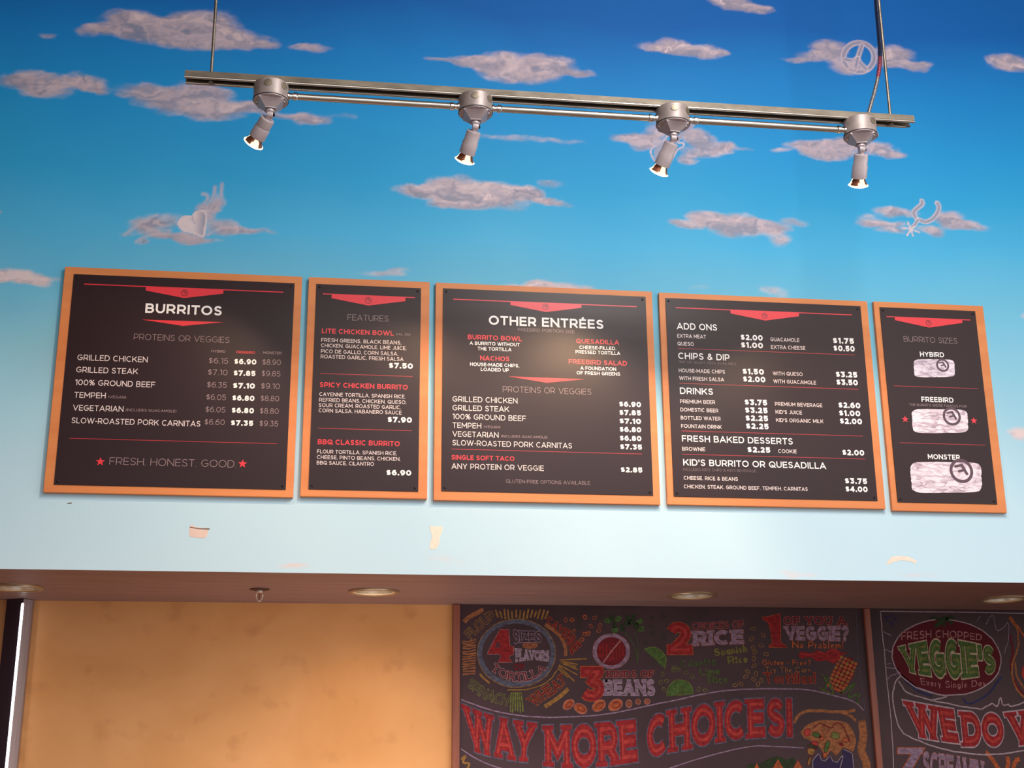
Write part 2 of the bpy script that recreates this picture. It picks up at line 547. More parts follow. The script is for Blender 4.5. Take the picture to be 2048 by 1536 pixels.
# clouds of the mural: (photo x, photo y, half width, half height, strength)
CLOUDS = [
    [(215, 62, 60, 14, .9), (270, 45, 75, 26, 1), (340, 60, 130, 30, 1), (410, 48, 80, 30, 1), (470, 78, 80, 20, 1), (400, 85, 80, 16, .9), (530, 90, 35, 9, .7)],
    [(620, 95, 46, 9, .8)], [(98, 66, 22, 5, .5)],
    [(70, 160, 75, 17, 1), (165, 165, 60, 17, 1), (90, 180, 55, 15, .8), (190, 176, 40, 10, .8)],
    [(290, 182, 60, 20, 1), (390, 188, 75, 26, 1), (350, 210, 80, 18, .9), (430, 222, 70, 20, 1), (500, 212, 60, 14, .9), (560, 228, 60, 10, .6), (620, 237, 42, 16, 1), (690, 236, 30, 6, .4)],
    [(1010, 128, 70, 22, 1), (950, 124, 55, 12, .9), (1095, 132, 55, 20, 1), (1040, 148, 85, 17, 1), (880, 122, 35, 6, .6), (1160, 144, 35, 9, .8)],
    [(1060, 278, 110, 7, .45)],
    [(905, 372, 60, 24, 1), (850, 380, 75, 17, 1), (960, 392, 120, 28, 1), (1040, 388, 60, 18, 1), (1095, 405, 45, 8, .8), (900, 408, 50, 12, .8)],
    [(1100, 368, 34, 8, .45)],
    [(1350, 90, 42, 17, 1), (1385, 100, 60, 15, 1), (1300, 90, 28, 9, .6), (1430, 102, 22, 6, .5)],
    [(1455, 4, 45, 12, 1), (1480, 16, 55, 9, 1), (1530, 19, 25, 5, .6)],
    [(1660, 98, 42, 18, 1), (1640, 112, 55, 13, .9), (1700, 132, 45, 16, .9), (1590, 118, 30, 6, .6), (1790, 112, 40, 24, 1), (1815, 130, 45, 11, 1), (1850, 128, 25, 5, .6)],
    [(2020, 122, 45, 16, 1), (2030, 136, 55, 12, .9)],
    [(1270, 276, 50, 13, 1), (1310, 262, 30, 22, .7), (1290, 290, 30, 11, .8), (1395, 272, 28, 20, 1), (1440, 290, 35, 14, 1), (1375, 318, 25, 13, .9), (1400, 300, 45, 15, .8), (1488, 298, 22, 5, .4)],
    [(1620, 292, 62, 13, 1), (1660, 305, 60, 17, 1), (1690, 288, 40, 13, .9), (1755, 300, 50, 13, 1), (1790, 312, 30, 7, .8), (1560, 300, 25, 5, .6)],
    [(1400, 432, 38, 15, 1), (1450, 440, 65, 20, 1), (1490, 455, 75, 20, 1), (1370, 446, 40, 9, .9), (1560, 478, 26, 18, .7), (1590, 444, 28, 9, .5), (1545, 455, 40, 13, .9)],
    [(1795, 425, 50, 10, .8), (1765, 448, 60, 9, .9), (1785, 462, 35, 8, .8), (1900, 438, 32, 20, 1), (1930, 450, 50, 11, 1), (1866, 460, 28, 9, .8), (1740, 440, 35, 12, .5)],
    [(40, 553, 55, 17, 1), (70, 562, 35, 12, .9), (0, 553, 30, 14, .9), (105, 556, 22, 6, .4)],
    [(1078, 570, 40, 14, 1), (1140, 578, 60, 16, .9), (1030, 580, 60, 14, .7), (1205, 590, 30, 8, .6)],
    [(770, 548, 55, 8, .6), (800, 540, 30, 5, .5)], [(1545, 584, 40, 12, .45), (1400, 575, 30, 6, .25)],
    [(2035, 868, 26, 15, .8), (2048, 630, 12, 6, .5)],
    [(290, 450, 45, 16, .9), (330, 440, 55, 14, .6), (345, 470, 70, 10, .9), (370, 478, 30, 9, .9), (285, 482, 18, 8, .6), (445, 460, 45, 15, .8), (500, 466, 55, 7, .8), (405, 484, 40, 6, .6), (415, 430, 26, 20, .8), (435, 412, 18, 22, .7), (250, 467, 25, 5, .5)],
    [(0, 425, 10, 4, .7)], [(940, 250, 8, 3, .3)],
    [(590, 1131, 40, 6, .5), (900, 1120, 40, 8, .25), (1590, 1150, 50, 6, .45), (1830, 1150, 60, 7, .3)],
]


def wx(px, py):
    return on_y(px, py, 0.0)


def mural_fields(X, Z):
    nx = fbm(X*9, Z*16, 3)-.5
    nz = fbm(X*9+40, Z*16+9, 11)-.5
    XX, ZZ = X+nx*0.085, Z+nz*0.045
    M_ = np.zeros_like(X)
    V_ = np.zeros_like(X)
    for grp in CLOUDS:
        for (cx, cy, rx, ry, s) in grp:
            c = wx(cx, cy)
            ax = abs(wx(cx+rx, cy)[0]-c[0])*1.1
            az = abs(wx(cx, cy-ry)[1]-c[1])*1.15
            m_ = (np.abs(X-c[0]) < ax*1.6+.1) & (np.abs(Z-c[1]) < az*1.8+.1)
            dx, dz = (XX[m_]-c[0])/ax, (ZZ[m_]-c[1])/az
            d = 1-(dx*dx+dz*dz)
            f = np.clip(d, 0, 1)*s
            old = M_[m_]
            M_[m_] = old+f*(1-old*0.55)
            V_[m_] = np.where(f > 0, V_[m_]*(1-f)+dz*f, V_[m_])
    M_ = np.clip(M_, 0, 1.3)
    puffs = fbm(X*11+nx*6, Z*20+nz*6, 23, 3)
    sh = fbm(X*11+nx*6+.25, Z*20+nz*6-.5, 23, 3)
    op = smooth(M_+0.5*(fbm(X*24, Z*40, 31)-.5)*smooth(M_, 0, .3), 0.0, 0.85)
    tone = 0.60+0.42*(puffs-sh)+0.40*(puffs-.5)+0.22*V_+0.12*(1-smooth(M_, .15, .6))
    tone = tone+0.3*(1-smooth(Z, 3.25, 3.5))+0.5*(1-smooth(Z, 2.4, 2.6))
    return op, np.clip(tone, 0, 1)


def dist_path(X, Z, pts):
    """distance to a polyline given in photo pixels on the mural"""
    d = np.full(X.shape, 9.0)
    W = [wx(*p) for p in pts]
    for (ax, az), (bx, bz) in zip(W, W[1:]):
        vx, vz = bx-ax, bz-az
        l2 = vx*vx+vz*vz+1e-12
        t = np.clip(((X-ax)*vx+(Z-az)*vz)/l2, 0, 1)
        d = np.minimum(d, np.hypot(X-ax-t*vx, Z-az-t*vz))
    return d


def zc(ox, oy, s, pts):
    return [(ox+a/s, oy+b/s) for a, b in pts]


def mural_symbols(X, Z, op, tone):
    def local(pts, pad=0.06):
        w = [wx(*p) for p in pts]
        xs, zs = [p[0] for p in w], [p[1] for p in w]
        return (X > min(xs)-pad) & (X < max(xs)+pad) & (Z > min(zs)-pad) & (Z < max(zs)+pad)

    def stroke(pts, half, pale=0.9, body=0.35, soft=0.004, strength=0.95):
        m_ = local(pts)
        d = dist_path(X[m_], Z[m_], pts)
        a = (1-smooth(d, half-soft*.5, half+soft))*strength
        edge = smooth(d, half*0.35, half*0.95)
        op[m_] = np.maximum(op[m_], a)
        t = body+(pale-body)*edge
        tone[m_] = tone[m_]*(1-a)+t*a
    px = 0.00166
    # peace sign
    K = lambda p: zc(1560, 0, 3.84, p)
    ring = K([(606+118*math.cos(t*PI/20), 440+112*math.sin(t*PI/20)) for t in range(41)])
    stroke(ring, 6.5*px)
    stroke(K([(630, 345), (597, 445), (560, 470), (500, 455)]), 5.5*px)
    stroke(K([(597, 445), (610, 480), (660, 530)]), 6*px)
    stroke(K([(597, 445), (575, 540)]), 5*px)
    stroke(K([(560, 470), (530, 520), (640, 535)]), 3*px, .8, .6)
    # spur with its star
    K = lambda p: zc(1700, 380, 6.827, p)
    stroke(K(spline([(980, 150), (985, 190), (930, 240), (870, 300), (880, 350), (925, 410)])), 5.2*px, .95, .4)
    stroke(K(spline([(1190, 180), (1215, 230), (1190, 320), (1120, 400), (1030, 435), (930, 400)])), 5.2*px, .95, .4)
    stroke(K([(925, 410), (890, 470), (830, 530)]), 4*px, .9, .4)
    for e in ((790, 440), (705, 515), (780, 620), (860, 625), (945, 578), (880, 500)):
        stroke(K([(830, 535), e]), 1.9*px, .95, .9, .002)
    # winged heart
    K = lambda p: zc(240, 360, 6.4, p)
    heart = K(spline([(925, 470), (850, 465), (780, 490), (748, 570), (800, 640), (900, 670), (1000, 700), (1070, 720), (1085, 620), (1105, 480), (1080, 410), (1020, 395), (960, 420), (925, 470)]))
    m_ = local(heart)
    w = [wx(*p) for p in heart]
    xs, zs = X[m_], Z[m_]
    ins = np.zeros(xs.shape, bool)
    for (ax, az), (bx, bz) in zip(w, w[1:]+w[:1]):
        c = ((az > zs) != (bz > zs))
        with np.errstate(divide='ignore', invalid='ignore'):
            xi = (bx-ax)*(zs-az)/((bz-az) if bz != az else 1e-9)+ax
        ins ^= c & (xs < xi)
    o_, t_ = op[m_], tone[m_]
    cx = wx(*K([(960, 560)])[0])[0]
    o_[ins] = 0.95
    t_[ins] = np.clip(0.9-(xs[ins]-cx)*14, 0.05, 0.95)
    op[m_], tone[m_] = o_, t_
    stroke(heart, 1.6*px, 1, 1, .002)
    stroke(K([(930, 470), (925, 500), (960, 560)]), 1.2*px, .3, .3, .004, .5)
    for p in ([(1060, 180), (1110, 190), (1120, 250), (1060, 320), (1000, 390)], [(1215, 90), (1205, 180), (1160, 270), (1100, 350)], [(1305, 50), (1295, 180), (1300, 270), (1240, 350), (1180, 420)],
              [(1280, 300), (1210, 420), (1190, 520), (1130, 570)], [(1200, 300), (1150, 400), (1170, 500)]):
        stroke(K(spline(p)), 2.6*px, .6, .7, .006, .7)
    for p in ([(520, 480), (480, 540), (540, 590), (660, 570)], [(310, 600), (380, 640), (520, 640), (640, 650)], [(60, 700), (200, 600), (330, 500), (480, 450)], [(1120, 700), (1240, 640), (1330, 600), (1450, 610)], [(210, 790), (330, 720), (480, 690), (640, 680)]):
        stroke(K(spline(p)), 2.8*px, .7, .75, .006, .65)
    # guitar body behind the third spotlight
    K = lambda p: zc(1240, 170, 7.3125, p)
    stroke(K(spline([(700, 740), (600, 860), (500, 900), (450, 960), (470, 1050), (520, 1120)])), 1.6*px, .95, .8, .002)
    stroke(K(spline([(1100, 540), (960, 700), (840, 830), (930, 850), (920, 900), (850, 940), (800, 1020), (740, 1130)])), 1.6*px, .95, .8, .002)
    stroke(K([(1080, 560), (820, 820)]), 4.5*px, .6, .5)
    stroke(K(spline([(640, 880), (560, 950), (560, 1050)])), 8*px, .5, .5, .006, .8)
    # small notes
    for x, y in ((1331, 103), (970, 398)):
        stroke([(x, y), (x+0.5, y)], 3*px, 1, 1, .002)
        stroke([(x+2, y), (x+5, y-9), (x+11, y-8), (x+10, y-4)], 1.2*px, 1, 1, .002)
    stroke([(1448, 8), (1440, 3), (1446, -4)], 2*px, 1, 1, .002)
    return op, tone


gx = np.concatenate([[X0, -2.2, -1.6], np.arange(-1.26, 2.86, 0.0046), [3.3, 4.5, X1]])
gz = np.concatenate([np.arange(SOFFIT_Z, 4.62, 0.0046)[:0], [SOFFIT_Z], np.arange(SOFFIT_Z+0.004, 4.66, 0.0046), [CEIL_Z]])
GX, GZ = np.meshgrid(gx, gz)
OP, TN = mural_fields(GX, GZ)
OP, TN = mural_symbols(GX, GZ, OP, TN)
nr, nc = GX.shape
co = np.zeros((nr*nc, 3), np.float32)
co[:, 0], co[:, 2] = GX.ravel(), GZ.ravel()
idx = np.arange(nr*nc).reshape(nr, nc)
quads = np.stack([idx[:-1, :-1], idx[:-1, 1:], idx[1:, 1:], idx[1:, :-1]], -1).reshape(-1, 4)
me = D.meshes.new('wall_front')
me.vertices.add(len(co))
me.vertices.foreach_set('co', co.ravel())
me.loops.add(quads.size)
me.loops.foreach_set('vertex_index', quads.ravel().astype(np.int32))
me.polygons.add(len(quads))
me.polygons.foreach_set('loop_start', np.arange(0, quads.size, 4, dtype=np.int32))
me.update(calc_edges=True)
for nm, arr in (('cloud', OP), ('tone', TN)):
    at = me.attributes.new(nm, 'FLOAT', 'POINT')
    at.data.foreach_set('value', arr.ravel().astype(np.float32))

m = D.materials.new('painted_sky_mural')
m.use_nodes = True
nt = m.node_tree
L = nt.links.new
bs = nt.nodes['Principled BSDF']
bs.inputs['Roughness'].default_value = 0.62
bs.inputs['Specular IOR Level'].default_value = 0.3
tc = nt.nodes.new('ShaderNodeTexCoord')
sx = nt.nodes.new('ShaderNodeSeparateXYZ')
L(tc.outputs['Object'], sx.inputs[0])
lown = nt.nodes.new('ShaderNodeTexNoise')
lown.inputs['Scale'].default_value = 1.3
lown.inputs['Detail'].default_value = 3
L(tc.outputs['Object'], lown.inputs['Vector'])
a1 = nt.nodes.new('ShaderNodeMath')
a1.operation = 'MULTIPLY_ADD'
L(lown.outputs['Fac'], a1.inputs[0])
a1.inputs[1].default_value = 0.30
L(sx.outputs['Z'], a1.inputs[2])
mr = nt.nodes.new('ShaderNodeMapRange')
mr.inputs['From Min'].default_value = 2.28+0.15
mr.inputs['From Max'].default_value = 4.50+0.15
L(a1.outputs[0], mr.inputs['Value'])
ramp = nt.nodes.new('ShaderNodeValToRGB')
els = ramp.color_ramp.elements
MURAL_STOPS = [(0.0, (196, 224, 238)), (0.12, (188, 220, 235)), (0.24, (168, 211, 228)), (0.36, (138, 199, 222)), (0.47, (106, 186, 218)), (0.56, (74, 175, 220)),
               (0.66, (42, 160, 214)), (0.78, (24, 146, 210)), (0.90, (12, 126, 200)), (1.0, (6, 98, 178))]
els[0].position, els[0].color = MURAL_STOPS[0][0], rgb(*MURAL_STOPS[0][1])
els[1].position, els[1].color = MURAL_STOPS[-1][0], rgb(*MURAL_STOPS[-1][1])
for p_, c_ in MURAL_STOPS[1:-1]:
    e_ = els.new(p_)
    e_.color = rgb(*c_)
L(mr.outputs['Result'], ramp.inputs['Fac'])
ac = nt.nodes.new('ShaderNodeAttribute')
ac.attribute_name = 'cloud'
at = nt.nodes.new('ShaderNodeAttribute')
at.attribute_name = 'tone'
hn = nt.nodes.new('ShaderNodeTexNoise')
hn.inputs['Scale'].default_value = 38
hn.inputs['Detail'].default_value = 5
L(tc.outputs['Object'], hn.inputs['Vector'])
# fine dry-brush break-up of the cloud edge
k1 = nt.nodes.new('ShaderNodeMath')
k1.operation = 'MULTIPLY_ADD'
L(hn.outputs['Fac'], k1.inputs[0])
k1.inputs[1].default_value = 0.35
k1.inputs[2].default_value = 0.80
k2 = nt.nodes.new('ShaderNodeMath')
k2.operation = 'MULTIPLY'
L(k1.outputs[0], k2.inputs[0])
L(ac.outputs['Fac'], k2.inputs[1])
k2.use_clamp = True
k3 = nt.nodes.new('ShaderNodeMath')
k3.operation = 'MULTIPLY'
L(k2.outputs[0], k3.inputs[0])
k3.inputs[1].default_value = 0.93
cr = nt.nodes.new('ShaderNodeValToRGB')
ce = cr.color_ramp.elements
ce[0].position, ce[0].color = 0.12, rgb(124, 132, 154)
ce[1].position, ce[1].color = 0.95, rgb(230, 204, 202)
c3 = ce.new(0.45)
c3.color = rgb(158, 148, 162)
c4 = ce.new(0.68)
c4.color = rgb(196, 174, 180)
L(at.outputs['Fac'], cr.inputs['Fac'])
mx = nt.nodes.new('ShaderNodeMix')
mx.data_type = 'RGBA'
L(k3.outputs[0], mx.inputs['Factor'])
L(ramp.outputs['Color'], mx.inputs['A'])
L(cr.outputs['Color'], mx.inputs['B'])
L(mx.outputs['Result'], bs.inputs['Base Color'])
bp = nt.nodes.new('ShaderNodeBump')
bp.inputs['Strength'].default_value = 0.08
bp.inputs['Distance'].default_value = 0.002
fn = nt.nodes.new('ShaderNodeTexNoise')
fn.inputs['Scale'].default_value = 180
L(tc.outputs['Object'], fn.inputs['Vector'])
L(fn.outputs['Fac'], bp.inputs['Height'])
L(bp.outputs['Normal'], bs.inputs['Normal'])
me.materials.append(m)
wall_front = structure(link(D.objects.new('wall_front', me)), 'sky-blue mural wall with painted clouds above the menu boards')
MURAL = m

# bulkhead thickness behind the painted face, soffit with holes for the can lights
DOWN = [(on_z(38, 1177, SOFFIT_Z)), (on_z(748, 1182, SOFFIT_Z)), (on_z(1391, 1186, SOFFIT_Z)), (on_z(2004, 1198, SOFFIT_Z))]
DY = sum(p[1] for p in DOWN)/4
DOWN = [(p[0], DY) for p in DOWN]
HOLE = 0.083
bm = bmesh.new()


def quad(bm, pts):
    return bm.faces.new([bm.verts.new(p) for p in pts])


hw = 0.14
xs = [X0]
for (cx, cy) in DOWN:
    xs += [cx-hw, cx+hw]
xs += [X1]
for i in range(0, len(xs), 2):
    quad(bm, [(xs[i], 0, SOFFIT_Z), (xs[i], BACK_Y, SOFFIT_Z), (xs[i+1], BACK_Y, SOFFIT_Z), (xs[i+1], 0, SOFFIT_Z)])
for (cx, cy) in DOWN:
    for y0, y1 in ((0, cy-hw), (cy+hw, BACK_Y)):
        quad(bm, [(cx-hw, y0, SOFFIT_Z), (cx-hw, y1, SOFFIT_Z), (cx+hw, y1, SOFFIT_Z), (cx+hw, y0, SOFFIT_Z)])
    n = 32
    for k in range(n):
        pts = []
        for j in (k, k+1):
            a = 2*PI*j/n+PI/4
            c, s = math.cos(a), math.sin(a)
            q = hw/max(abs(c), abs(s))
            pts.append(((cx+HOLE*c, cy+HOLE*s, SOFFIT_Z), (cx+q*c, cy+q*s, SOFFIT_Z)))
        quad(bm, [pts[0][0], pts[0][1], pts[1][1], pts[1][0]])
M['soffit'] = noisy('brown_painted_soffit', rgb(140, 108, 106), rgb(158, 124, 120), 4, 0.55, stretch=(0.5, 6, 1), spec=0.35)
structure(bm_obj('ceiling', bm, M['soffit']), 'dark brown soffit under the mural wall')

M['faux'] = noisy('mottled_tan_plaster', rgb(206, 142, 84), rgb(222, 160, 104), 2.6, 0.6, lo=0.3, hi=0.66, detail=5, distort=0.4, spec=0.3)
nt = M['faux'].node_tree      # sparse darker rubbed spots
b = nt.nodes['Principled BSDF']
base = b.inputs['Base Color'].links[0].from_socket
tc = nt.nodes.new('ShaderNodeTexCoord')
n2 = nt.nodes.new('ShaderNodeTexNoise')
n2.inputs['Scale'].default_value = 7.5
n2.inputs['Detail'].default_value = 4
r2 = nt.nodes.new('ShaderNodeMapRange')
r2.inputs['From Min'].default_value = 0.58
r2.inputs['From Max'].default_value = 0.98
mx = nt.nodes.new('ShaderNodeMix')
mx.data_type = 'RGBA'
nt.links.new(tc.outputs['Object'], n2.inputs['Vector'])
nt.links.new(n2.outputs['Fac'], r2.inputs['Value'])
nt.links.new(r2.outputs['Result'], mx.inputs['Factor'])
nt.links.new(base, mx.inputs['A'])
mx.inputs['B'].default_value = rgb(166, 104, 58)
nt.links.new(mx.outputs['Result'], b.inputs['Base Color'])
structure(mesh_obj('wall_back', [(X0, BACK_Y, 0), (X1, BACK_Y, 0), (X1, BACK_Y, SOFFIT_Z), (X0, BACK_Y, SOFFIT_Z)], [(0, 1, 2, 3)], M['faux']), 'mottled tan faux-finish wall under the soffit')
M['side'] = mat('warm_grey_wall', rgb(150, 128, 112), 0.7)
M['floor'] = noisy('brown_tile_floor', rgb(96, 74, 60), rgb(120, 94, 76), 4, 0.45)
M['ceil'] = mat('brown_grey_ceiling', rgb(112, 94, 86), 0.8)
YB = -9.8
structure(mesh_obj('wall_left', [(X0, YB, 0), (X0, BACK_Y, 0), (X0, BACK_Y, CEIL_Z), (X0, YB, CEIL_Z)], [(0, 1, 2, 3)], M['side']))
structure(mesh_obj('wall_right', [(X1, YB, 0), (X1, BACK_Y, 0), (X1, BACK_Y, CEIL_Z), (X1, YB, CEIL_Z)], [(3, 2, 1, 0)], M['side']))
structure(mesh_obj('floor', [(X0, YB, 0), (X1, YB, 0), (X1, BACK_Y, 0), (X0, BACK_Y, 0)], [(0, 1, 2, 3)], M['floor']))
structure(mesh_obj('ceiling_room', [(X0, YB, CEIL_Z), (X1, YB, CEIL_Z), (X1, 0, CEIL_Z), (X0, 0, CEIL_Z)], [(3, 2, 1, 0)], M['ceil']))

# torn patches and scuffs on the mural wall
M['torn'] = noisy('bare_plaster_patch', rgb(226, 214, 200), rgb(238, 228, 212), 40, 0.8)
M['torn2'] = noisy('pink_plaster_patch', rgb(220, 194, 184), rgb(232, 206, 194), 40, 0.8)


def wall_patch(name, pts, m_, y=-0.0006, parent=wall_front):
    return flat_mesh(name, [[wx(*p) for p in pts]], y, m_, parent)


wall_patch('torn_patch', zc(340, 980, 3.413, [(133, 255), (150, 232), (165, 250), (240, 262), (262, 255), (258, 300), (245, 326), (215, 328), (150, 322), (132, 312)]), M['torn2'])
wall_patch('torn_patch', zc(340, 980, 3.413, [(1770, 246), (1862, 250), (1858, 285), (1842, 320), (1838, 365), (1815, 405), (1800, 398), (1788, 410), (1772, 392), (1780, 345), (1790, 320)]), M['torn'])
wall_patch('torn_patch', zc(1320, 1100, 2.813, [(1272, 78), (1300, 38), (1340, 33), (1400, 38), (1446, 62), (1436, 76), (1400, 62), (1350, 58), (1310, 70), (1285, 82)]), M['torn'])
M['scuff'] = mat('dark_scuff', rgb(110, 90, 84), 0.8)
wall_patch('torn_edge', zc(340, 980, 3.413, [(135, 250), (200, 262), (272, 262), (270, 270), (200, 268), (135, 256)]), M['scuff'], -0.001)
wall_patch('scuff_mark', [(134, 1006), (143, 1005), (144, 1007), (136, 1008)], M['scuff'])

# polished steel post at the left end of the tan wall, with a glowing strip standing in for its edge highlight
xa, _ = on_y(65, 1207, BACK_Y-0.03)
xb, _ = on_y(47, 1204, BACK_Y-0.06)
xc_, _ = on_y(13, 1207, BACK_Y-0.03)
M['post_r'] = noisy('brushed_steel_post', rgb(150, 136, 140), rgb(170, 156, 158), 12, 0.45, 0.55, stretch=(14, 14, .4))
M['post_l'] = mat('dark_bronze_post_face', rgb(70, 56, 70), 0.32, 0.7)  # same steel post; dark reflection of the soffit put into the colour
post = empty('corner_post', (xb, BACK_Y-0.04, 0), 'slim steel corner post left of the tan wall, dark on its left face', 'post')
zt = SOFFIT_Z-0.002
pts = [(xa, BACK_Y-0.002), (xa, BACK_Y-0.03), (xb, BACK_Y-0.062), (xc_, BACK_Y-0.03), (xc_, BACK_Y-0.002)]
vs = [(x, y, 0.0) for x, y in pts]+[(x, y, zt) for x, y in pts]
o = mesh_obj('right_face', vs, [(0, 1, 6, 5), (1, 2, 7, 6), (5, 6, 7, 8, 9), (4, 3, 2, 1, 0)], M['post_r'], post)
rel(o, post)
o['label'] = 'pale brushed right face'
o = mesh_obj('left_face', vs, [(2, 3, 8, 7), (3, 4, 9, 8), (4, 0, 5, 9)], M['post_l'], post)
rel(o, post)
o['label'] = 'dark bronze left face'
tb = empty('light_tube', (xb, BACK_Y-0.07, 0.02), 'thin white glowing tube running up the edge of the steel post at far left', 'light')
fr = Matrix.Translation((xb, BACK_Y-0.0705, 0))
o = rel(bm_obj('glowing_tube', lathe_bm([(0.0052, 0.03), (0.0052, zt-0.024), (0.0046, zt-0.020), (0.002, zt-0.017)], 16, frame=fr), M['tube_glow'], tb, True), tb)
o = rel(bm_obj('end_cap', lathe_bm([(0.0065, 0.0), (0.0065, 0.03)], 16, frame=fr), M['seam'], tb), tb)

# downlights
M['frosted'] = glow('lit_frosted_lamp', (1.0, 0.92, 0.82, 1), 2.2)
for i, (cx, cy) in enumerate(DOWN):
    lab = ['leftmost recessed can light, above the steel post', 'recessed can light above the tan wall, right of the sprinkler', 'recessed can light above the rice lettering of the chalkboard', 'rightmost recessed can light, above the tomato chalkboard'][i]
    e = empty('recessed_light', (cx, cy, SOFFIT_Z), lab, 'ceiling light', 'recessed lights in the soffit')
    bm = lathe_bm([(0.076, 0.012), (0.076, -0.005), (0.080, -0.0085), (0.092, -0.0080), (0.0945, -0.0045), (0.0945, 0.0005)], 48, False, False)
    bm_obj('trim_ring', bm, M['trim_ring'], e, True, 30)
    bm = lathe_bm([(0.0755, 0.0), (0.074, 0.03), (0.066, 0.075), (0.052, 0.115), (0.048, 0.12)], 48, False, True)
    bm_obj('reflector', bm, M['alzak'], e, True, 40)
    bm = lathe_bm([(0.001, 0.06), (0.016, 0.062), (0.024, 0.075), (0.024, 0.1), (0.014, 0.118)], 24, False, False)
    bm_obj('lamp', bm, M['frosted'], e, True)
    l = D.lights.new('can_light', 'SPOT')      # the recessed lamp's own warm light
    l.energy = (1.5, 7.0, 1.5, 1.0)[i]
    l.color = (1.0, 0.86, 0.68)
    l.spot_size = math.radians(150)
    l.spot_blend = 1.0
    l.shadow_soft_size = 0.055
    lo_ = D.objects.new('can_light', l)
    COL.objects.link(lo_)
    lo_.location = (cx, cy, SOFFIT_Z+0.016)

# sprinkler head
sxp, syp = on_z(519.5, 1178, SOFFIT_Z)
sp = empty('fire_sprinkler', (sxp, syp, SOFFIT_Z), 'small pendent fire sprinkler with dark flange under the soffit', 'sprinkler')
M['brass'] = mat('nickel_frame', rgb(232, 214, 198), 0.4, 0.35)
M['flange'] = mat('dark_flange', rgb(70, 44, 40), 0.5, 0.3)
bm_obj('flange', lathe_bm([(0.036, 0.0), (0.035, -0.003), (0.018, -0.007), (0.012, -0.007)], 32), M['flange'], sp, True, 30)
bm_obj('collar', lathe_bm([(0.012, -0.006), (0.0115, -0.014)], 20), M['brass'], sp, True, 30)
for s in (-1, 1):
    bm = bmesh.new()
    path = [(s*0.011, -0.012), (s*0.0115, -0.028), (s*0.009, -0.036), (s*0.002, -0.043)]
    for a, b_ in zip(path, path[1:]):
        tube_bm((a[0], 0, a[1]), (b_[0], 0, b_[1]), 0.0024, 10, bm)
    bm_obj('frame_arm', bm, M['brass'], sp, True)
bm_obj('glass_bulb', lathe_bm([(0.002, -0.014), (0.003, -0.02), (0.003, -0.034), (0.002, -0.04)], 12), mat('clear_amber_bulb', rgb(140, 90, 70), 0.2), sp, True)
bm_obj('deflector', lathe_bm([(0.0015, -0.041), (0.006, -0.044), (0.006, -0.046)], 16), M['brass'], sp, True, 30)
# ---------------------------------------------------------------- menu boards
WOOD_T, PAN_T = 0.018, 0.003
YP = -(WOOD_T+PAN_T)            # front of the printed panel
YT = YP-0.0005                  # print
M['ink_white'] = mat('white_print', rgb(246, 238, 236), PANEL_ROUGH)
M['ink_soft'] = mat('soft_white_print', rgb(226, 208, 206), PANEL_ROUGH)
M['ink_grey'] = mat('grey_print', rgb(150, 124, 126), PANEL_ROUGH)
M['ink_dim'] = mat('dim_grey_print', rgb(118, 96, 98), PANEL_ROUGH)
M['ink_red'] = mat('red_print', rgb(226, 44, 56), PANEL_ROUGH)
M['ink_line'] = mat('thin_red_print', rgb(170, 36, 46), PANEL_ROUGH)
M['ink_dark'] = mat('dark_print', rgb(112, 22, 36), PANEL_ROUGH)
M['ink_ring'] = mat('plum_print', rgb(84, 56, 72), PANEL_ROUGH)
M['foil'] = noisy('crumpled_foil_print', rgb(172, 148, 166), rgb(238, 222, 232), 15, PANEL_ROUGH, stretch=(1.6, 1, 4.5), lo=0.34, hi=0.56, detail=8, distort=1.0)
INK = {'w': M['ink_white'], 's': M['ink_soft'], 'g': M['ink_grey'], 'd': M['ink_dim'], 'r': M['ink_red']}


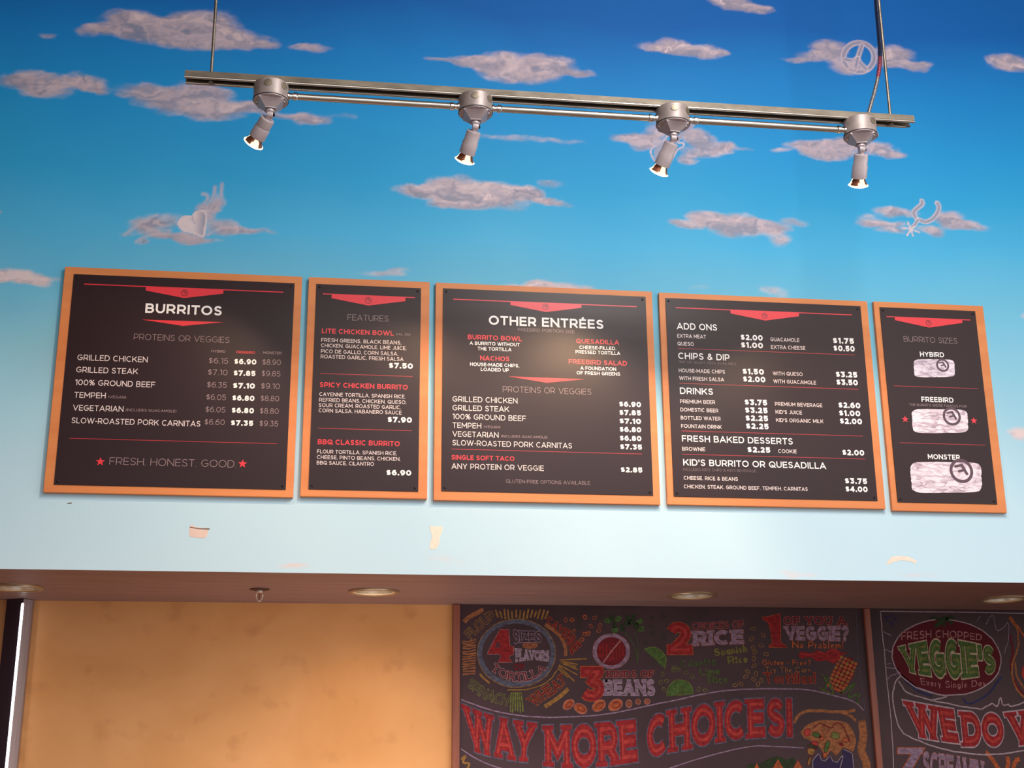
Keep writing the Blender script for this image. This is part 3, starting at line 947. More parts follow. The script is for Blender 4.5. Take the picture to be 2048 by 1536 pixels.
class Board:
    def __init__(self, crop, outer, panel, label, bot):
        self.ox, self.oy, self.s = crop
        P = [wx(*p) for p in outer]
        self.x0, self.x1 = (P[0][0]+P[3][0])/2, (P[1][0]+P[2][0])/2
        self.z1, self.z0 = (P[0][1]+P[1][1])/2, (P[2][1]+P[3][1])/2
        self.root = e = empty('menu_board', ((self.x0+self.x1)/2, 0, self.z0), label, 'menu board', 'menu boards on the mural wall')
        # plywood backing with a slightly eased edge and a darker laminated rim
        rel(bm_obj('wooden_backing', box_bm(self.x0, self.x1, -WOOD_T, -0.0004, self.z0, self.z1, 0.0012), M['birch'], e), e)
        Q = [self.w(*p) for p in panel]
        px0, px1 = (Q[0][0]+Q[3][0])/2, (Q[1][0]+Q[2][0])/2
        pz1, pz0 = (Q[0][1]+Q[1][1])/2, (Q[2][1]+Q[3][1])/2
        rel(bm_obj('printed_panel', box_bm(px0, px1, YP, -WOOD_T+0.0002, pz0, pz1, 0.0006), M['panel'], e), e)
        for sx_ in (px0+0.012, px1-0.012):
            for sz_ in (pz0+0.012, pz1-0.012):
                fr = frame_to((sx_, YP+0.0003, sz_), (0, -1, 0))
                rel(bm_obj('screw', lathe_bm([(0.0046, 0), (0.0042, 0.002), (0.0025, 0.003)], 14, frame=fr), M['screw'], e, True, 30), e)

    def w(self, x, y):
        return on_y(self.ox+x/self.s, self.oy+y/self.s, YP)

    def text(self, s, x0, x1, base, cap, wt, ink, name=None):
        a, b = self.w(x0, base), self.w(x1, base+(x1-x0)*0.03)
        top = self.w(x0, base-cap)
        h = top[1]-a[1]
        polys, W = text_polys(s, wt)
        kx = (b[0]-a[0])/W
        pp = [[(a[0]+x*kx, a[1]+y*h) for x, y in p] for p in polys]
        if name is None:
            name = 'price' if s[0] == '$' else 'lettering'
        flat_mesh(name, pp, YT, INK[ink], self.root)

    def poly(self, name, pts, m_, y=YT):
        """a printed shape that is symmetric and upright: straighten it from its photographed corners"""
        return flat_mesh(name, [[self.w(*p) for p in pts]], y, m_, self.root)

    def line(self, x0, y0, x1, y1, t, m_=None):
        a, b = self.w(x0, y0), self.w(x1, y1)
        z = (a[1]+b[1])/2
        h = t/self.s*0.00172/2
        return flat_mesh('rule_line', [[(a[0], z-h), (b[0], z-h), (b[0], z+h), (a[0], z+h)]], YT, m_ or M['ink_line'], self.root)

    def banner(self, x0, y0, x1, y1, side, cx, cy):
        a, b, c = self.w(x0, y0), self.w(x1, y1), self.w(cx, cy)
        z = (a[1]+b[1])/2
        s = side/self.s*0.00172
        mid = (a[0]+b[0])/2
        flat_mesh('red_banner', [[(a[0], z), (a[0], z-s), (mid, c[1]), (b[0], z-s), (b[0], z)][::-1]], YT-0.0002, M['ink_red'], self.root)
        return mid

    def emblem(self, cx, cy, r_out, r_in, m_, y=YT-0.0005, name='emblem', scale=None):
        c = self.w(cx, cy)
        k = 0.00172/self.s
        ro, ri = r_out*k, r_in*k
        polys = band([(c[0]+(ro+ri)/2*math.cos(2*PI*t/36), c[1]+(ro+ri)/2*math.sin(2*PI*t/36)) for t in range(37)], (ro-ri)/2, closed=True)
        f = ro/490.0
        def q(pts):
            return [(c[0]+(x-820)*f, c[1]-(y_-650)*f) for x, y_ in pts]
        polys.append(q([(770, 385), (885, 350), (1110, 780), (1010, 830)]))
        polys.append(q([(525, 455), (885, 350), (880, 455), (575, 535)]))
        polys.append(q([(655, 645), (900, 570), (930, 665), (705, 730)]))
        flat_mesh(name, polys, y, m_, self.root)

    def star(self, cx, cy, r):
        c = self.w(cx, cy)
        R = r*0.00172/self.s
        pts = [(c[0]+(R if k % 2 == 0 else R*0.42)*math.sin(PI*k/5), c[1]+(R if k % 2 == 0 else R*0.42)*math.cos(PI*k/5)) for k in range(10)]
        flat_mesh('red_star', [pts], YT, M['ink_red'], self.root)


T_, B_, BB, U_ = 0.085, 0.135, 0.195, 0.27      # thin, book, bold, ultra weights
# board 1
b = Board((60, 520, 3.0714), [(133, 537), (605, 557), (586, 995), (87, 989)], [(270, 88), (1624, 140), (1573, 1403), (145, 1387)],
          'leftmost menu board, wide, listing burritos with three price columns', 0)
b.line(333, 151, 1557, 195, 6.5, M['ink_red'])
b.banner(713, 163, 1189, 181, 28, 950, 234)
b.emblem(950, 203, 22, 17.5, M['ink_dark'])
b.text('BURRITOS', 707, 1178, 324, 58, 0.2, 'w')
b.poly('red_chevron', [(686, 366), (940, 405), (1190, 382)], M['ink_red'])
b.text('PROTEINS OR VEGGIES', 637, 1225, 489, 37, T_, 'g')
b.text('HYBIRD', 1114, 1200, 567, 15, .15, 'g')
b.text('FREEBIRD', 1268, 1382, 573, 15, .17, 'r')
b.text('MONSTER', 1433, 1545, 577, 16, .15, 'g')
rows = [('GRILLED CHICKEN', 290, 722, 615), ('GRILLED STEAK', 283, 662, 690), ('100% GROUND BEEF', 276, 767, 768), ('TEMPEH', 271, 464, 845), ('VEGETARIAN', 263, 573, 924), ('SLOW-ROASTED PORK CARNITAS', 254, 1046, 1002)]
for s, a, c, y in rows:
    b.text(s, a, c, y, 35, B_, 's')
b.text('(VEGAN)', 481, 589, 849, 17, .13, 'g')
b.text('(INCLUDES GUACAMOLE)', 588, 898, 928, 16, .14, 'g')
c1 = [('$6.15', 1097, 1217, 634), ('$7.10', 1092, 1213, 705), ('$6.35', 1087, 1208, 782), ('$6.05', 1082, 1203, 858), ('$6.05', 1077, 1199, 934), ('$6.60', 1072, 1195, 1011)]
c2 = [('$6.90', 1254, 1390, 639), ('$7.85', 1250, 1384, 710), ('$7.10', 1246, 1381, 787), ('$6.80', 1242, 1378, 863), ('$6.80', 1238, 1375, 939), ('$7.35', 1233, 1370, 1016)]
c3 = [('$8.90', 1427, 1540, 643), ('$9.85', 1423, 1537, 713), ('$9.10', 1419, 1534, 790), ('$8.80', 1416, 1530, 866), ('$8.80', 1412, 1527, 943), ('$9.35', 1409, 1523, 1020)]
for s, a, c, y in c1:
    b.text(s, a, c, y, 34, .105, 'g')
for s, a, c, y in c2:
    b.text(s, a, c, y, 33, U_, 'w')
for s, a, c, y in c3:
    b.text(s, a, c, y, 34, .105, 'g')
b.line(242, 1101, 1518, 1123, 4.0)
b.star(432, 1239, 28)
b.star(1306, 1252, 28)
b.text('FRESH. HONEST. GOOD.', 487, 1265, 1257, 45, .075, 'g')
# board 2
b = Board((590, 540, 3.2), [(619, 557), (857, 568), (855, 1000), (599, 995)], [(138, 90), (808, 115), (788, 1418), (86, 1402)],
          'narrow menu board of featured burritos, second from the left', 0)
b.line(178, 153, 768, 177, 6.5, M['ink_red'])
b.banner(235, 156, 707, 176, 27, 472, 228)
b.emblem(470, 195, 23, 18.5, M['ink_dark'])
b.text('FEATURES', 336, 598, 321, 38, T_, 'g')
b.text('LITE CHICKEN BOWL', 171, 632, 404, 31, .2, 'r')
b.text('CAL. 350', 648, 738, 417, 14, .12, 'g')
for s, a, c, y in [('FRESH GREENS, BLACK BEANS,', 168, 680, 459), ('CHICKEN, GUACAMOLE, LIME JUICE,', 167, 713, 494), ('PICO DE GALLO, CORN SALSA,', 166, 660, 531), ('ROASTED GARLIC, FRESH SALSA', 164, 694, 565),
                   ('CAYENNE TORTILLA, SPANISH RICE,', 156, 706, 806), ('REFRIED BEANS, CHICKEN, QUESO,', 154, 713, 842), ('SOUR CREAM, ROASTED GARLIC,', 152, 678, 876), ('CORN SALSA, HABANERO SAUCE', 151, 682, 910),
                   ('FLOUR TORTILLA, SPANISH RICE,', 141, 652, 1173), ('CHEESE, PINTO BEANS, CHICKEN,', 140, 674, 1209), ('BBQ SAUCE, CILANTRO', 139, 505, 1245)]:
    b.text(s, a, c, y, 24, .145, 's')
b.text('SPICY CHICKEN BURRITO', 158, 722, 749, 32, .2, 'r')
b.text('BBQ CLASSIC BURRITO', 145, 670, 1115, 33, .2, 'r')
for s, a, c, y in [('$7.50', 600, 754, 628), ('$7.90', 592, 748, 974), ('$6.90', 584, 744, 1313)]:
    b.text(s, a, c, y, 35, U_, 'w')
b.line(160, 662, 753, 682, 4.0)
b.line(146, 1013, 747, 1028, 4.0)
# board 3
b = Board((850, 550, 3.2), [(871, 568), (1303, 587), (1317, 1013), (866, 1001)], [(118, 83), (1412, 140), (1461, 1412), (103, 1382)],
          'middle menu board with the other entrées and a bright lamp reflection', 0)
b.line(180, 153, 1355, 205, 7, M['ink_red'])
b.banner(546, 167, 1001, 190, 26, 780, 238)
b.emblem(772, 203, 21, 17, M['ink_dark'])
b.text('OTHER ENTRÉES', 408, 1143, 318, 59, 0.2, 'w')
b.text('FREEBIRD PORTION SIZE', 595, 957, 359, 20, .1, 'g')
for s, a, c, y in [('BURRITO BOWL', 274, 620, 411), ('QUESADILLA', 967, 1242, 437), ('NACHOS', 353, 540, 546), ('FREEBIRD SALAD', 920, 1293, 568), ('SINGLE SOFT TACO', 169, 572, 1181)]:
    b.text(s, a, c, y, 30, .19, 'r')
for s, a, c, y in [('A BURRITO WITHOUT', 286, 606, 446), ('THE TORTILLA', 337, 553, 481), ('HOUSE-MADE CHIPS,', 288, 603, 581), ('LOADED UP', 357, 536, 614), ('CHEESE-FILLED,', 988, 1223, 473), ('PRESSED TORTILLA', 963, 1249, 502), ('A FOUNDATION', 995, 1223, 606), ('OF FRESH GREENS', 971, 1249, 636)]:
    b.text(s, a, c, y, 22, .18, 'w')
b.poly('red_chevron', [(536, 649), (780, 690), (1022, 667)], M['ink_red'])
b.text('PROTEINS OR VEGGIES', 498, 1065, 749, 38, T_, 'g')
for s, a, c, y in [('GRILLED CHICKEN', 176, 592, 810), ('GRILLED STEAK', 176, 538, 866), ('100% GROUND BEEF', 176, 645, 922), ('TEMPEH', 176, 360, 978), ('VEGETARIAN', 176, 471, 1034), ('SLOW-ROASTED PORK CARNITAS', 175, 941, 1090), ('ANY PROTEIN OR VEGGIE', 170, 761, 1240)]:
    b.text(s, a, c, y, 35, B_, 's')
b.text('(VEGAN)', 377, 481, 979, 16, .13, 'g')
b.text('(INCLUDES GUACAMOLE)', 487, 783, 1039, 16, .14, 'g')
for s, a, c, y in [('$6.90', 1243, 1383, 842), ('$7.85', 1244, 1382, 896), ('$7.10', 1245, 1383, 950), ('$6.80', 1246, 1384, 1004), ('$6.80', 1247, 1385, 1060), ('$7.35', 1249, 1389, 1115), ('$2.85', 1253, 1391, 1262)]:
    b.text(s, a, c, y, 33, U_, 'w')
b.line(170, 1115, 1388, 1145, 4.0)
b.text('GLUTEN-FREE OPTIONS AVAILABLE', 518, 1057, 1331, 23, .11, 'g')
# board 4
b = Board((1300, 570, 3.2), [(1317, 588), (1730, 606), (1768, 1021), (1331, 1010)], [(98, 84), (1343, 133), (1462, 1383), (153, 1352)],
          'menu board of add ons, dips, drinks and desserts, second from the right', 0)
b.line(164, 147, 1292, 190, 6.5, M['ink_red'])
b.banner(514, 158, 952, 180, 26, 735, 228)
b.emblem(733, 197, 21, 17, M['ink_dark'])
for s, a, c, y in [('ADD ONS', 173, 430, 283), ('CHIPS & DIP', 181, 510, 473), ('DRINKS', 192, 404, 697), ('FRESH BAKED DESSERTS', 205, 915, 1002), ("KID'S BURRITO OR QUESADILLA", 213, 1127, 1155)]:
    b.text(s, a, c, y, 41, .17, 'w')
for s, a, c, y in [('EXTRA MEAT', 175, 358, 337), ('QUESO', 176, 281, 387), ('GUACAMOLE', 771, 956, 359), ('EXTRA CHEESE', 775, 994, 408), ('HOUSE-MADE CHIPS', 184, 480, 558), ('WITH FRESH SALSA', 187, 474, 608), ('WITH QUESO', 786, 977, 577),
                   ('WITH GUACAMOLE', 790, 1063, 628), ('PREMIUM BEER', 193, 417, 756), ('DOMESTIC BEER', 195, 437, 809), ('BOTTLED WATER', 197, 452, 861), ('FOUNTAIN DRINK', 200, 459, 914), ('PREMIUM BEVERAGE', 800, 1103, 773),
                   ("KID'S JUICE", 804, 973, 824), ("KID'S ORGANIC MILK", 807, 1110, 876), ('BROWNIE', 206, 354, 1060), ('COOKIE', 821, 939, 1075), ('CHEESE, RICE & BEANS', 216, 563, 1246), ('CHICKEN, STEAK, GROUND BEEF, TEMPEH, CARNITAS', 217, 1010, 1301)]:
    b.text(s, a, c, y, 24, .165, 's')
for s, a, c, y in [('$2.00', 581, 722, 352), ('$1.00', 583, 724, 401), ('$1.75', 1171, 1306, 373), ('$0.50', 1175, 1311, 422), ('$1.50', 593, 730, 570), ('$2.00', 596, 739, 619), ('$3.25', 1190, 1327, 589), ('$3.50', 1194, 1331, 639),
                   ('$3.75', 606, 750, 767), ('$3.25', 609, 753, 818), ('$2.25', 612, 756, 869), ('$2.25', 615, 760, 920), ('$2.60', 1207, 1347, 786), ('$1.00', 1211, 1347, 837), ('$2.00', 1216, 1358, 888), ('$2.25', 624, 770, 1071),
                   ('$2.00', 1232, 1372, 1089), ('$3.75', 1248, 1390, 1271), ('$4.00', 1252, 1394, 1323)]:
    b.text(s, a, c, y, 36, U_, 'w')
b.text('PINT OR QUART SIZES AVAILABLE', 182, 552, 500, 16, .12, 'd')
b.text("INCLUDES KID'S CHIPS & KID'S BEVERAGE", 213, 680, 1188, 17, .12, 'd')
for q in [(178, 406, 1312, 448), (188, 630, 1333, 667), (203, 934, 1364, 967), (206, 1084, 1377, 1113)]:
    b.line(*q, 4.0)
# board 5
b = Board((1730, 590, 3.34), [(1744, 606), (1961, 615), (2010, 1028), (1780, 1023)], [(95, 83), (728, 104), (893, 1398), (222, 1385)],
          'narrow rightmost menu board showing three foil-wrapped burrito sizes', 0)
b.line(143, 146, 704, 166, 6.5, M['ink_red'])
b.banner(198, 150, 648, 168, 22, 428, 218)
b.emblem(425, 186, 23, 18.5, M['ink_dark'])
b.text('BURRITO SIZES', 260, 618, 312, 37, .08, 'g')
b.text('HYBIRD', 368, 529, 411, 33, .2, 'w')
b.text('FREEBIRD', 378, 592, 713, 34, .2, 'w')
b.text('MONSTER', 421, 635, 1096, 34, .2, 'w')
b.text("THE BURRITO WE'RE FAMOUS FOR!", 296, 680, 741, 17, .12, 'g')
b.line(193, 607, 756, 626, 4.0)
b.line(231, 987, 804, 1003, 4.0)
b.star(268, 830, 27)
b.star(727, 840, 27)


def foil_shape(b, x0, x1, y0, y1, seed):
    rs = random.Random(seed)
    pts = []
    cx, cy, ax, ay = (x0+x1)/2, (y0+y1)/2, (x1-x0)/2, (y1-y0)/2
    for k in range(56):
        a = 2*PI*k/56
        c, s = math.cos(a), math.sin(a)
        q = (abs(c)**7+abs(s)**7)**(-1/7)
        r = q*(1+rs.uniform(-0.012, 0.012))
        pts.append((cx+ax*r*c+(0.03*ax*s), cy+ay*r*s*(1-0.03*c)))
    b.poly('foil_burrito', pts, M['foil'])
    # creases: thin darker folds running along the roll
    polys = []
    for k in range(26):
        yy = cy+ay*rs.uniform(-0.86, 0.9)
        xx = cx+ax*rs.uniform(-0.85, 0.35)
        ln = ax*rs.uniform(0.15, 0.5)
        path = [b.w(xx+ln*t/5, yy+ay*0.05*math.sin(t*1.7+k)) for t in range(6)]
        polys += band(path, 0.0007)
    flat_mesh('foil_creases', polys, YT-0.0003, M['crease'], b.root)


M['crease'] = mat('foil_crease_print', rgb(176, 152, 168), PANEL_ROUGH)
foil_shape(b, 326, 598, 430, 549, 1)
foil_shape(b, 315, 686, 763, 922, 2)
foil_shape(b, 307, 778, 1116, 1321, 3)
b.emblem(518, 470, 50, 36, M['ink_ring'], name='roll_emblem')
b.emblem(579, 811, 69, 51, M['ink_ring'], name='roll_emblem')
b.emblem(643, 1175, 89, 67, M['ink_ring'], name='roll_emblem')

# ---------------------------------------------------------------- suspended spotlight rail
YR = -0.85
TL, TR = on_y(370, 139, YR-0.02), on_y(1828, 232, YR-0.02)
ZR = (TL[1]+TR[1])/2              # top of the channel
RX0, RX1 = TL[0], TR[0]
CH_H, CH_W = 0.0215, 0.021        # channel height, half width
BOXX = [on_y(543, 170, YR)[0], on_y(951, 205, YR)[0], on_y(1345, 232, YR)[0], on_y(1719, 252, YR)[0]]
rail = empty('light_rail', ((RX0+RX1)/2, YR, ZR), 'long galvanised steel light rail hung from two rods in front of the mural', 'light rail')
# slotted strut channel: top web, two side walls, inturned lips
bm = bmesh.new()
for y0, y1, z0, z1 in ((YR-CH_W, YR+CH_W, ZR-0.0022, ZR), (YR-CH_W, YR-CH_W+0.0022, ZR-CH_H, ZR-0.0022), (YR+CH_W-0.0022, YR+CH_W, ZR-CH_H, ZR-0.0022),
                       (YR-CH_W, YR-0.010, ZR-CH_H-0.0006, ZR-CH_H+0.0018), (YR+0.010, YR+CH_W, ZR-CH_H-0.0006, ZR-CH_H+0.0018)):
    box_bm(RX0, RX1, y0, y1, z0, z1, 0, bm)
rel(bm_obj('strut_channel', bm, M['zinc'], rail), rail)
rel(bm_obj('channel_lining', box_bm(RX0+0.004, RX1-0.012, YR-CH_W+0.0024, YR+CH_W-0.0024, ZR-0.006, ZR-0.0024), M['dark_inside'], rail), rail)  # dark sheet stands in for the shade inside the slot
for s in (-1, 1):
    # rolled round lips that catch the light
    fr = frame_to((RX0, YR+s*(CH_W-0.003), ZR-CH_H), (1, 0, 0))
    rel(bm_obj('channel_lip', lathe_bm([(0.0046, 0), (0.0046, RX1-RX0-(0.014 if s > 0 else 0))], 12, frame=fr), M['emt'], rail, True, 40), rail)
for px, py in ((423, 141), (1780, 226)):
    x = on_y(px, py, YR)[0]
    rel(bm_obj('hanger_rod', tube_bm((x, YR, ZR-CH_H), (x, YR, CEIL_Z-0.001), 0.0046, 14), M['rod'], rail, True, 40), rail)
    rel(bm_obj('rod_nut', lathe_bm([(0.0085, 0), (0.0085, 0.006)], 6, frame=Matrix.Translation((x, YR, ZR+0.0002))), M['zinc_dull'], rail), rail)
    rel(bm_obj('rod_nut', lathe_bm([(0.0085, 0), (0.0085, 0.006)], 6, frame=Matrix.Translation((x, YR, ZR-CH_H-0.0075))), M['zinc_dull'], rail), rail)
BZ1 = ZR-CH_H-0.001
BH = 0.052
BR = 0.0525
for i, x in enumerate(BOXX):
    bx = bmesh.new()
    lathe_bm([(BR-0.002, 0), (BR, -0.002), (BR, -BH)], 48, bm=bx, frame=Matrix.Translation((x, YR, BZ1)))
    jb = rel(bm_obj('junction_box', bx, M['cast'], rail, True, 40), rail)
    for a in ((-97, -40) if i != 3 else (-60,)):
        ca, sa = math.cos(math.radians(a)), math.sin(math.radians(a))
        fr = frame_to((x+ca*(BR-0.0015), YR+sa*(BR-0.0015), BZ1-0.019), (ca, sa, 0))
        k_ = bm_obj('knockout', lathe_bm([(0.0115, 0), (0.0115, 0.0026), (0.010, 0.0030)], 20, frame=fr), M['zinc_dull'], jb, True, 30)
        k_.matrix_parent_inverse = Matrix.Translation(rail.location).inverted()
        k_.matrix_parent_inverse = Matrix.Identity(4)
CZ = BZ1-0.036
for i in range(3):
    a, c = BOXX[i]+BR, BOXX[i+1]-BR
    cd = rel(bm_obj('conduit', tube_bm((a+0.012, YR-0.004, CZ), (c-0.012, YR-0.004, CZ), 0.0102, 20), M['emt'], rail, True, 40), rail)
    for x, s in ((a, 1), (c, -1)):
        fr = frame_to((x-s*0.001, YR-0.004, CZ), (s, 0, 0))
        k_ = bm_obj('conduit_connector', lathe_bm([(0.0125, 0), (0.0125, 0.005), (0.0095, 0.007), (0.0095, 0.015), (0.0128, 0.017), (0.0128, 0.026), (0.010, 0.029)], 16, frame=fr), M['chrome'], cd, True, 35)
fr = frame_to((BOXX[3]+BR-0.001, YR+0.012, BZ1-0.038), (1, 0.25, 0))
rel(bm_obj('box_plug', lathe_bm([(0.013, 0), (0.013, 0.006), (0.009, 0.007), (0.009, 0.012)], 14, frame=fr), M['cast'], rail, True, 30), rail)


def armoured(name, pts, r, m_, pitch=0.0052):
    """spiral-wound flexible conduit: a ridged tube along a path"""
    P = [Vector(p) for p in pts]
    # resample
    out, acc = [P[0]], 0.0
    step = pitch/4
    for a, c in zip(P, P[1:]):
        n = max(1, int((c-a).length/step))
        for k in range(1, n+1):
            out.append(a.lerp(c, k/n))
    bm = bmesh.new()
    rings = []
    for i, p in enumerate(out):
        d = (out[min(i+1, len(out)-1)]-out[max(i-1, 0)]).normalized()
        fr = frame_to(p, d, (1, 0.2, 0.1))
        rr = r*(1.0 if (i % 4) < 2 else 0.80)
        rings.append([bm.verts.new(fr @ Vector((rr*math.cos(2*PI*k/10), rr*math.sin(2*PI*k/10), 0))) for k in range(10)])
    for a, c in zip(rings, rings[1:]):
        for k in range(10):
            bm.faces.new((a[k], a[(k+1) % 10], c[(k+1) % 10], c[k]))
    return rel(bm_obj(name, bm, m_, rail), rail)


def y3(px, py, y):
    p = on_y(px, py, y)
    return (p[0], y, p[1])


path = spline([(1751, -60), (1752, 0), (1757, 60), (1760, 105), (1758, 140), (1750, 180), (1740, 215), (1735, 236)], 8)
pts3 = [y3(p[0], p[1], YR+0.035) for p in path]
pts3 = [(pts3[0][0]-0.02, YR+0.035, CEIL_Z-0.002)]+pts3
cut1 = next(i for i, p in enumerate(path) if p[1] > 112)+1
cut2 = next(i for i, p in enumerate(path) if p[1] > 152)+1
M['flex_blue'] = mat('blue_tinted_flex', rgb(70, 84, 122), 0.3, 0.8)  # steel conduit with the mural's blue reflection put into its colour
M['flex_red'] = mat('red_flex_sleeve', rgb(150, 70, 90), 0.4, 0.4)
M['flex_steel'] = mat('steel_flex', rgb(176, 170, 170), 0.28, 0.9)
armoured('flexible_conduit', pts3[:cut1+1], 0.0075, M['flex_blue'])['label'] = 'bluish upper run of the flexible conduit'
armoured('flexible_conduit', pts3[cut1:cut2+1], 0.0072, M['flex_red'])['label'] = 'reddish middle stretch of the flexible conduit'
armoured('flexible_conduit', pts3[cut2:], 0.0068, M['flex_steel'])['label'] = 'bright steel lower run of the flexible conduit'

# spotlights: cover plate, neck, knuckle, housing, halogen bulb
BZ0 = BZ1-BH
SPOTS = [((505, 290), 'leftmost spotlight on the rail, tilted left over the burritos board', 20),
         ((928, 325), 'second spotlight from the left on the rail, with the brightest cover plate', -8),
         ((1316, 348), 'third spotlight on the rail, tilted left in front of the painted guitar', 24),
         ((1716, 374), 'rightmost spotlight on the rail, hanging nearly straight under the cable', -38)]
for i, ((bx_, by_), lab, turn) in enumerate(SPOTS):
    x = BOXX[i]
    e = empty('spotlight', (x, YR, BZ0), lab, 'spotlight', 'spotlights on the rail')
    T = Matrix.Translation((x, YR, BZ0))
    rel(bm_obj('gasket', lathe_bm([(BR+0.0012, -0.0002), (BR+0.0012, -0.0022)], 48, frame=T), M['seam'], e, True, 30), e)
    plate = rel(bm_obj('cover_plate', lathe_bm([(BR-0.0005, -0.0024), (BR-0.0008, -0.0048), (BR-0.004, -0.0056)], 48, frame=T), M['cast2'], e, True, 40), e)
    # raised four-sided pyramid in the middle of the cover
    R_ = T @ Matrix.Rotation(math.radians(turn*0.35), 4, 'Z')
    bm = bmesh.new()
    rings = []
    for hw_, z in ((0.037, -0.0054), (0.037, -0.0085), (0.0165, -0.029), (0.0165, -0.031)):
        rings.append([bm.verts.new(R_ @ Vector((sx_*hw_, sy_*hw_, z))) for sx_, sy_ in ((-1, -1), (1, -1), (1, 1), (-1, 1))])
    for a, c in zip(rings, rings[1:]):
        for k in range(4):
            bm.faces.new((a[k], a[(k+1) % 4], c[(k+1) % 4], c[k]))
    bm.faces.new(rings[-1])
    k_ = bm_obj('pyramid_hub', bm, M['cast2'], plate)
    k_ = None
    for sg in (-1, 1):
        v = R_ @ Vector((sg*0.040, -0.012*sg, -0.0055))
        bm_obj('screw', lathe_bm([(0.0034, 0), (0.0028, -0.002)], 12, frame=Matrix.Translation(v)), M['chrome'], plate, True, 30)
    KN = Vector((x, YR, BZ0-0.048))             # knuckle centre
    rel(bm_obj('neck', lathe_bm([(0.0135, 0), (0.0135, -0.006), (0.0075, -0.008), (0.0075, -0.018)], 20, frame=Matrix.Translation((x, YR, BZ0-0.0335))), M['cast2'], e, True, 35), e)
    # aim: through the photographed face centre, tipped towards the wall
    yface = YR+0.075
    q = on_y(bx_, by_, yface)
    F = Vector((q[0], yface, q[1]))
    ax = (F-KN).normalized()
    LEN = (F-KN).length
    fr = frame_to(KN, ax, (1, 0, 0))
    kn = rel(bm_obj('knuckle', lathe_bm([(0.0105, -0.009), (0.0115, -0.006), (0.0115, 0.006), (0.0105, 0.009)], 20, frame=frame_to(KN, (1, 0, 0))), M['cast2'], e, True, 35), e)
    bm_obj('knuckle_screw', lathe_bm([(0.005, 0), (0.005, 0.005), (0.003, 0.006)], 12, frame=frame_to(KN+Vector((0.009, 0, 0)), (1, 0, 0))), M['screw'], kn, True, 30)
    h1 = LEN-0.030
    hs = 0.014
    prof = [(0.008, 0.004), (0.010, hs), (0.0215, hs+0.001), (0.0225, hs+0.004), (0.0225, hs+(h1-hs)*0.45), (0.0245, hs+(h1-hs)*0.50), (0.0250, h1), (0.0225, h1), (0.021, h1-0.02)]
    rel(bm_obj('lamp_housing', lathe_bm(prof, 36, True, True, frame=fr), M['cast2'], e, True, 30), e)
    # halogen bulb: dichroic cone with light leaking between two brown petals, glowing rim and lens
    r0, r1, z0, z1 = 0.0165, 0.0300, h1-0.006, LEN-0.006
    bm = bmesh.new()
    N = 32
    rings = []
    for k in range(6):
        t = k/5
        rr = r0+(r1-r0)*(t**1.25)
        rings.append([bm.verts.new(fr @ Vector((rr*math.cos(2*PI*j/N), rr*math.sin(2*PI*j/N), z0+(z1-z0)*t))) for j in range(N)])
    # direction that faces the room from below, in the bulb's frame
    me_ = D.meshes.new('reflector')
    down = fr.to_3x3().inverted() @ Vector((0.25, -1, -0.9)).normalized()
    a_face = math.atan2(down.y, down.x)
    for ri, (a, c) in enumerate(zip(rings, rings[1:])):
        for j in range(N):
            f = bm.faces.new((a[j], a[(j+1) % N], c[(j+1) % N], c[j]))
            da = (2*PI*(j+.5)/N-a_face+PI) % (2*PI)-PI
            da4 = (abs(da)+PI/5.2) % (PI*0.66)          # repeating gaps round the cone
            wgap = 0.20+0.22*ri/4
            f.material_index = 1 if abs(da4-PI/5.2) < wgap*1.3 else 0
            f.smooth = True
    bm.to_mesh(me_)
    bm.free()
    me_.materials.append(M['dichroic'])
    me_.materials.append(M['bulb_edge'])
    bulb = rel(link(D.objects.new('bulb_reflector', me_), e), e)
    bulb['label'] = 'brown glass reflector with light leaking through'
    bm_obj('glowing_rim', lathe_bm([(r1-0.001, z1-0.0025), (r1+0.002, z1-0.0012), (r1+0.002, z1+0.001), (r1-0.002, z1+0.003)], 36, False, False, frame=fr), M['rim_glow'], bulb, True)
    bm_obj('lens', lathe_bm([(r1-0.0015, z1+0.003), (r1*0.7, z1+0.006), (r1*0.3, z1+0.0078), (0.001, z1+0.008)], 36, False, True, frame=fr), M['bulb_glow'], bulb, True)
    l = D.lights.new('spot_beam', 'SPOT')
    l.energy = SPOT_W*(0.75, 0.7, 1.95, 0.9)[i]
    l.color = (1.0, 0.64, 0.38)
    l.spot_size = math.radians(96)
    l.spot_blend = 0.5
    l.shadow_soft_size = 0.016
    lo_ = D.objects.new('spot_beam', l)
    COL.objects.link(lo_)
    aim = Vector((ax.x*0.9, 0.40, -0.85)).normalized()
    src = fr @ Vector((0, 0, LEN+0.012))
    lo_.matrix_world = frame_to(src, -aim, (1, 0, 0))
# ---------------------------------------------------------------- chalkboards on the back wall
YC = BACK_Y-0.022               # face of the slate
CH = {}


def chalk(name, c, dark=0.45):
    if name not in CH:
        S0 = rgb(50, 29, 34)[:3]
        c = tuple(v*.62+w_*.38 for v, w_ in zip(c[:3], S0))+(1,)
        d = tuple(v*dark+w_*(1-dark) for v, w_ in zip(c[:3], S0))+(1,)
        CH[name] = noisy('chalk_'+name, d, c, 55, 0.95, lo=0.32, hi=0.62, detail=8, spec=0.1, stretch=(1, 1, 1.6))
    return CH[name]


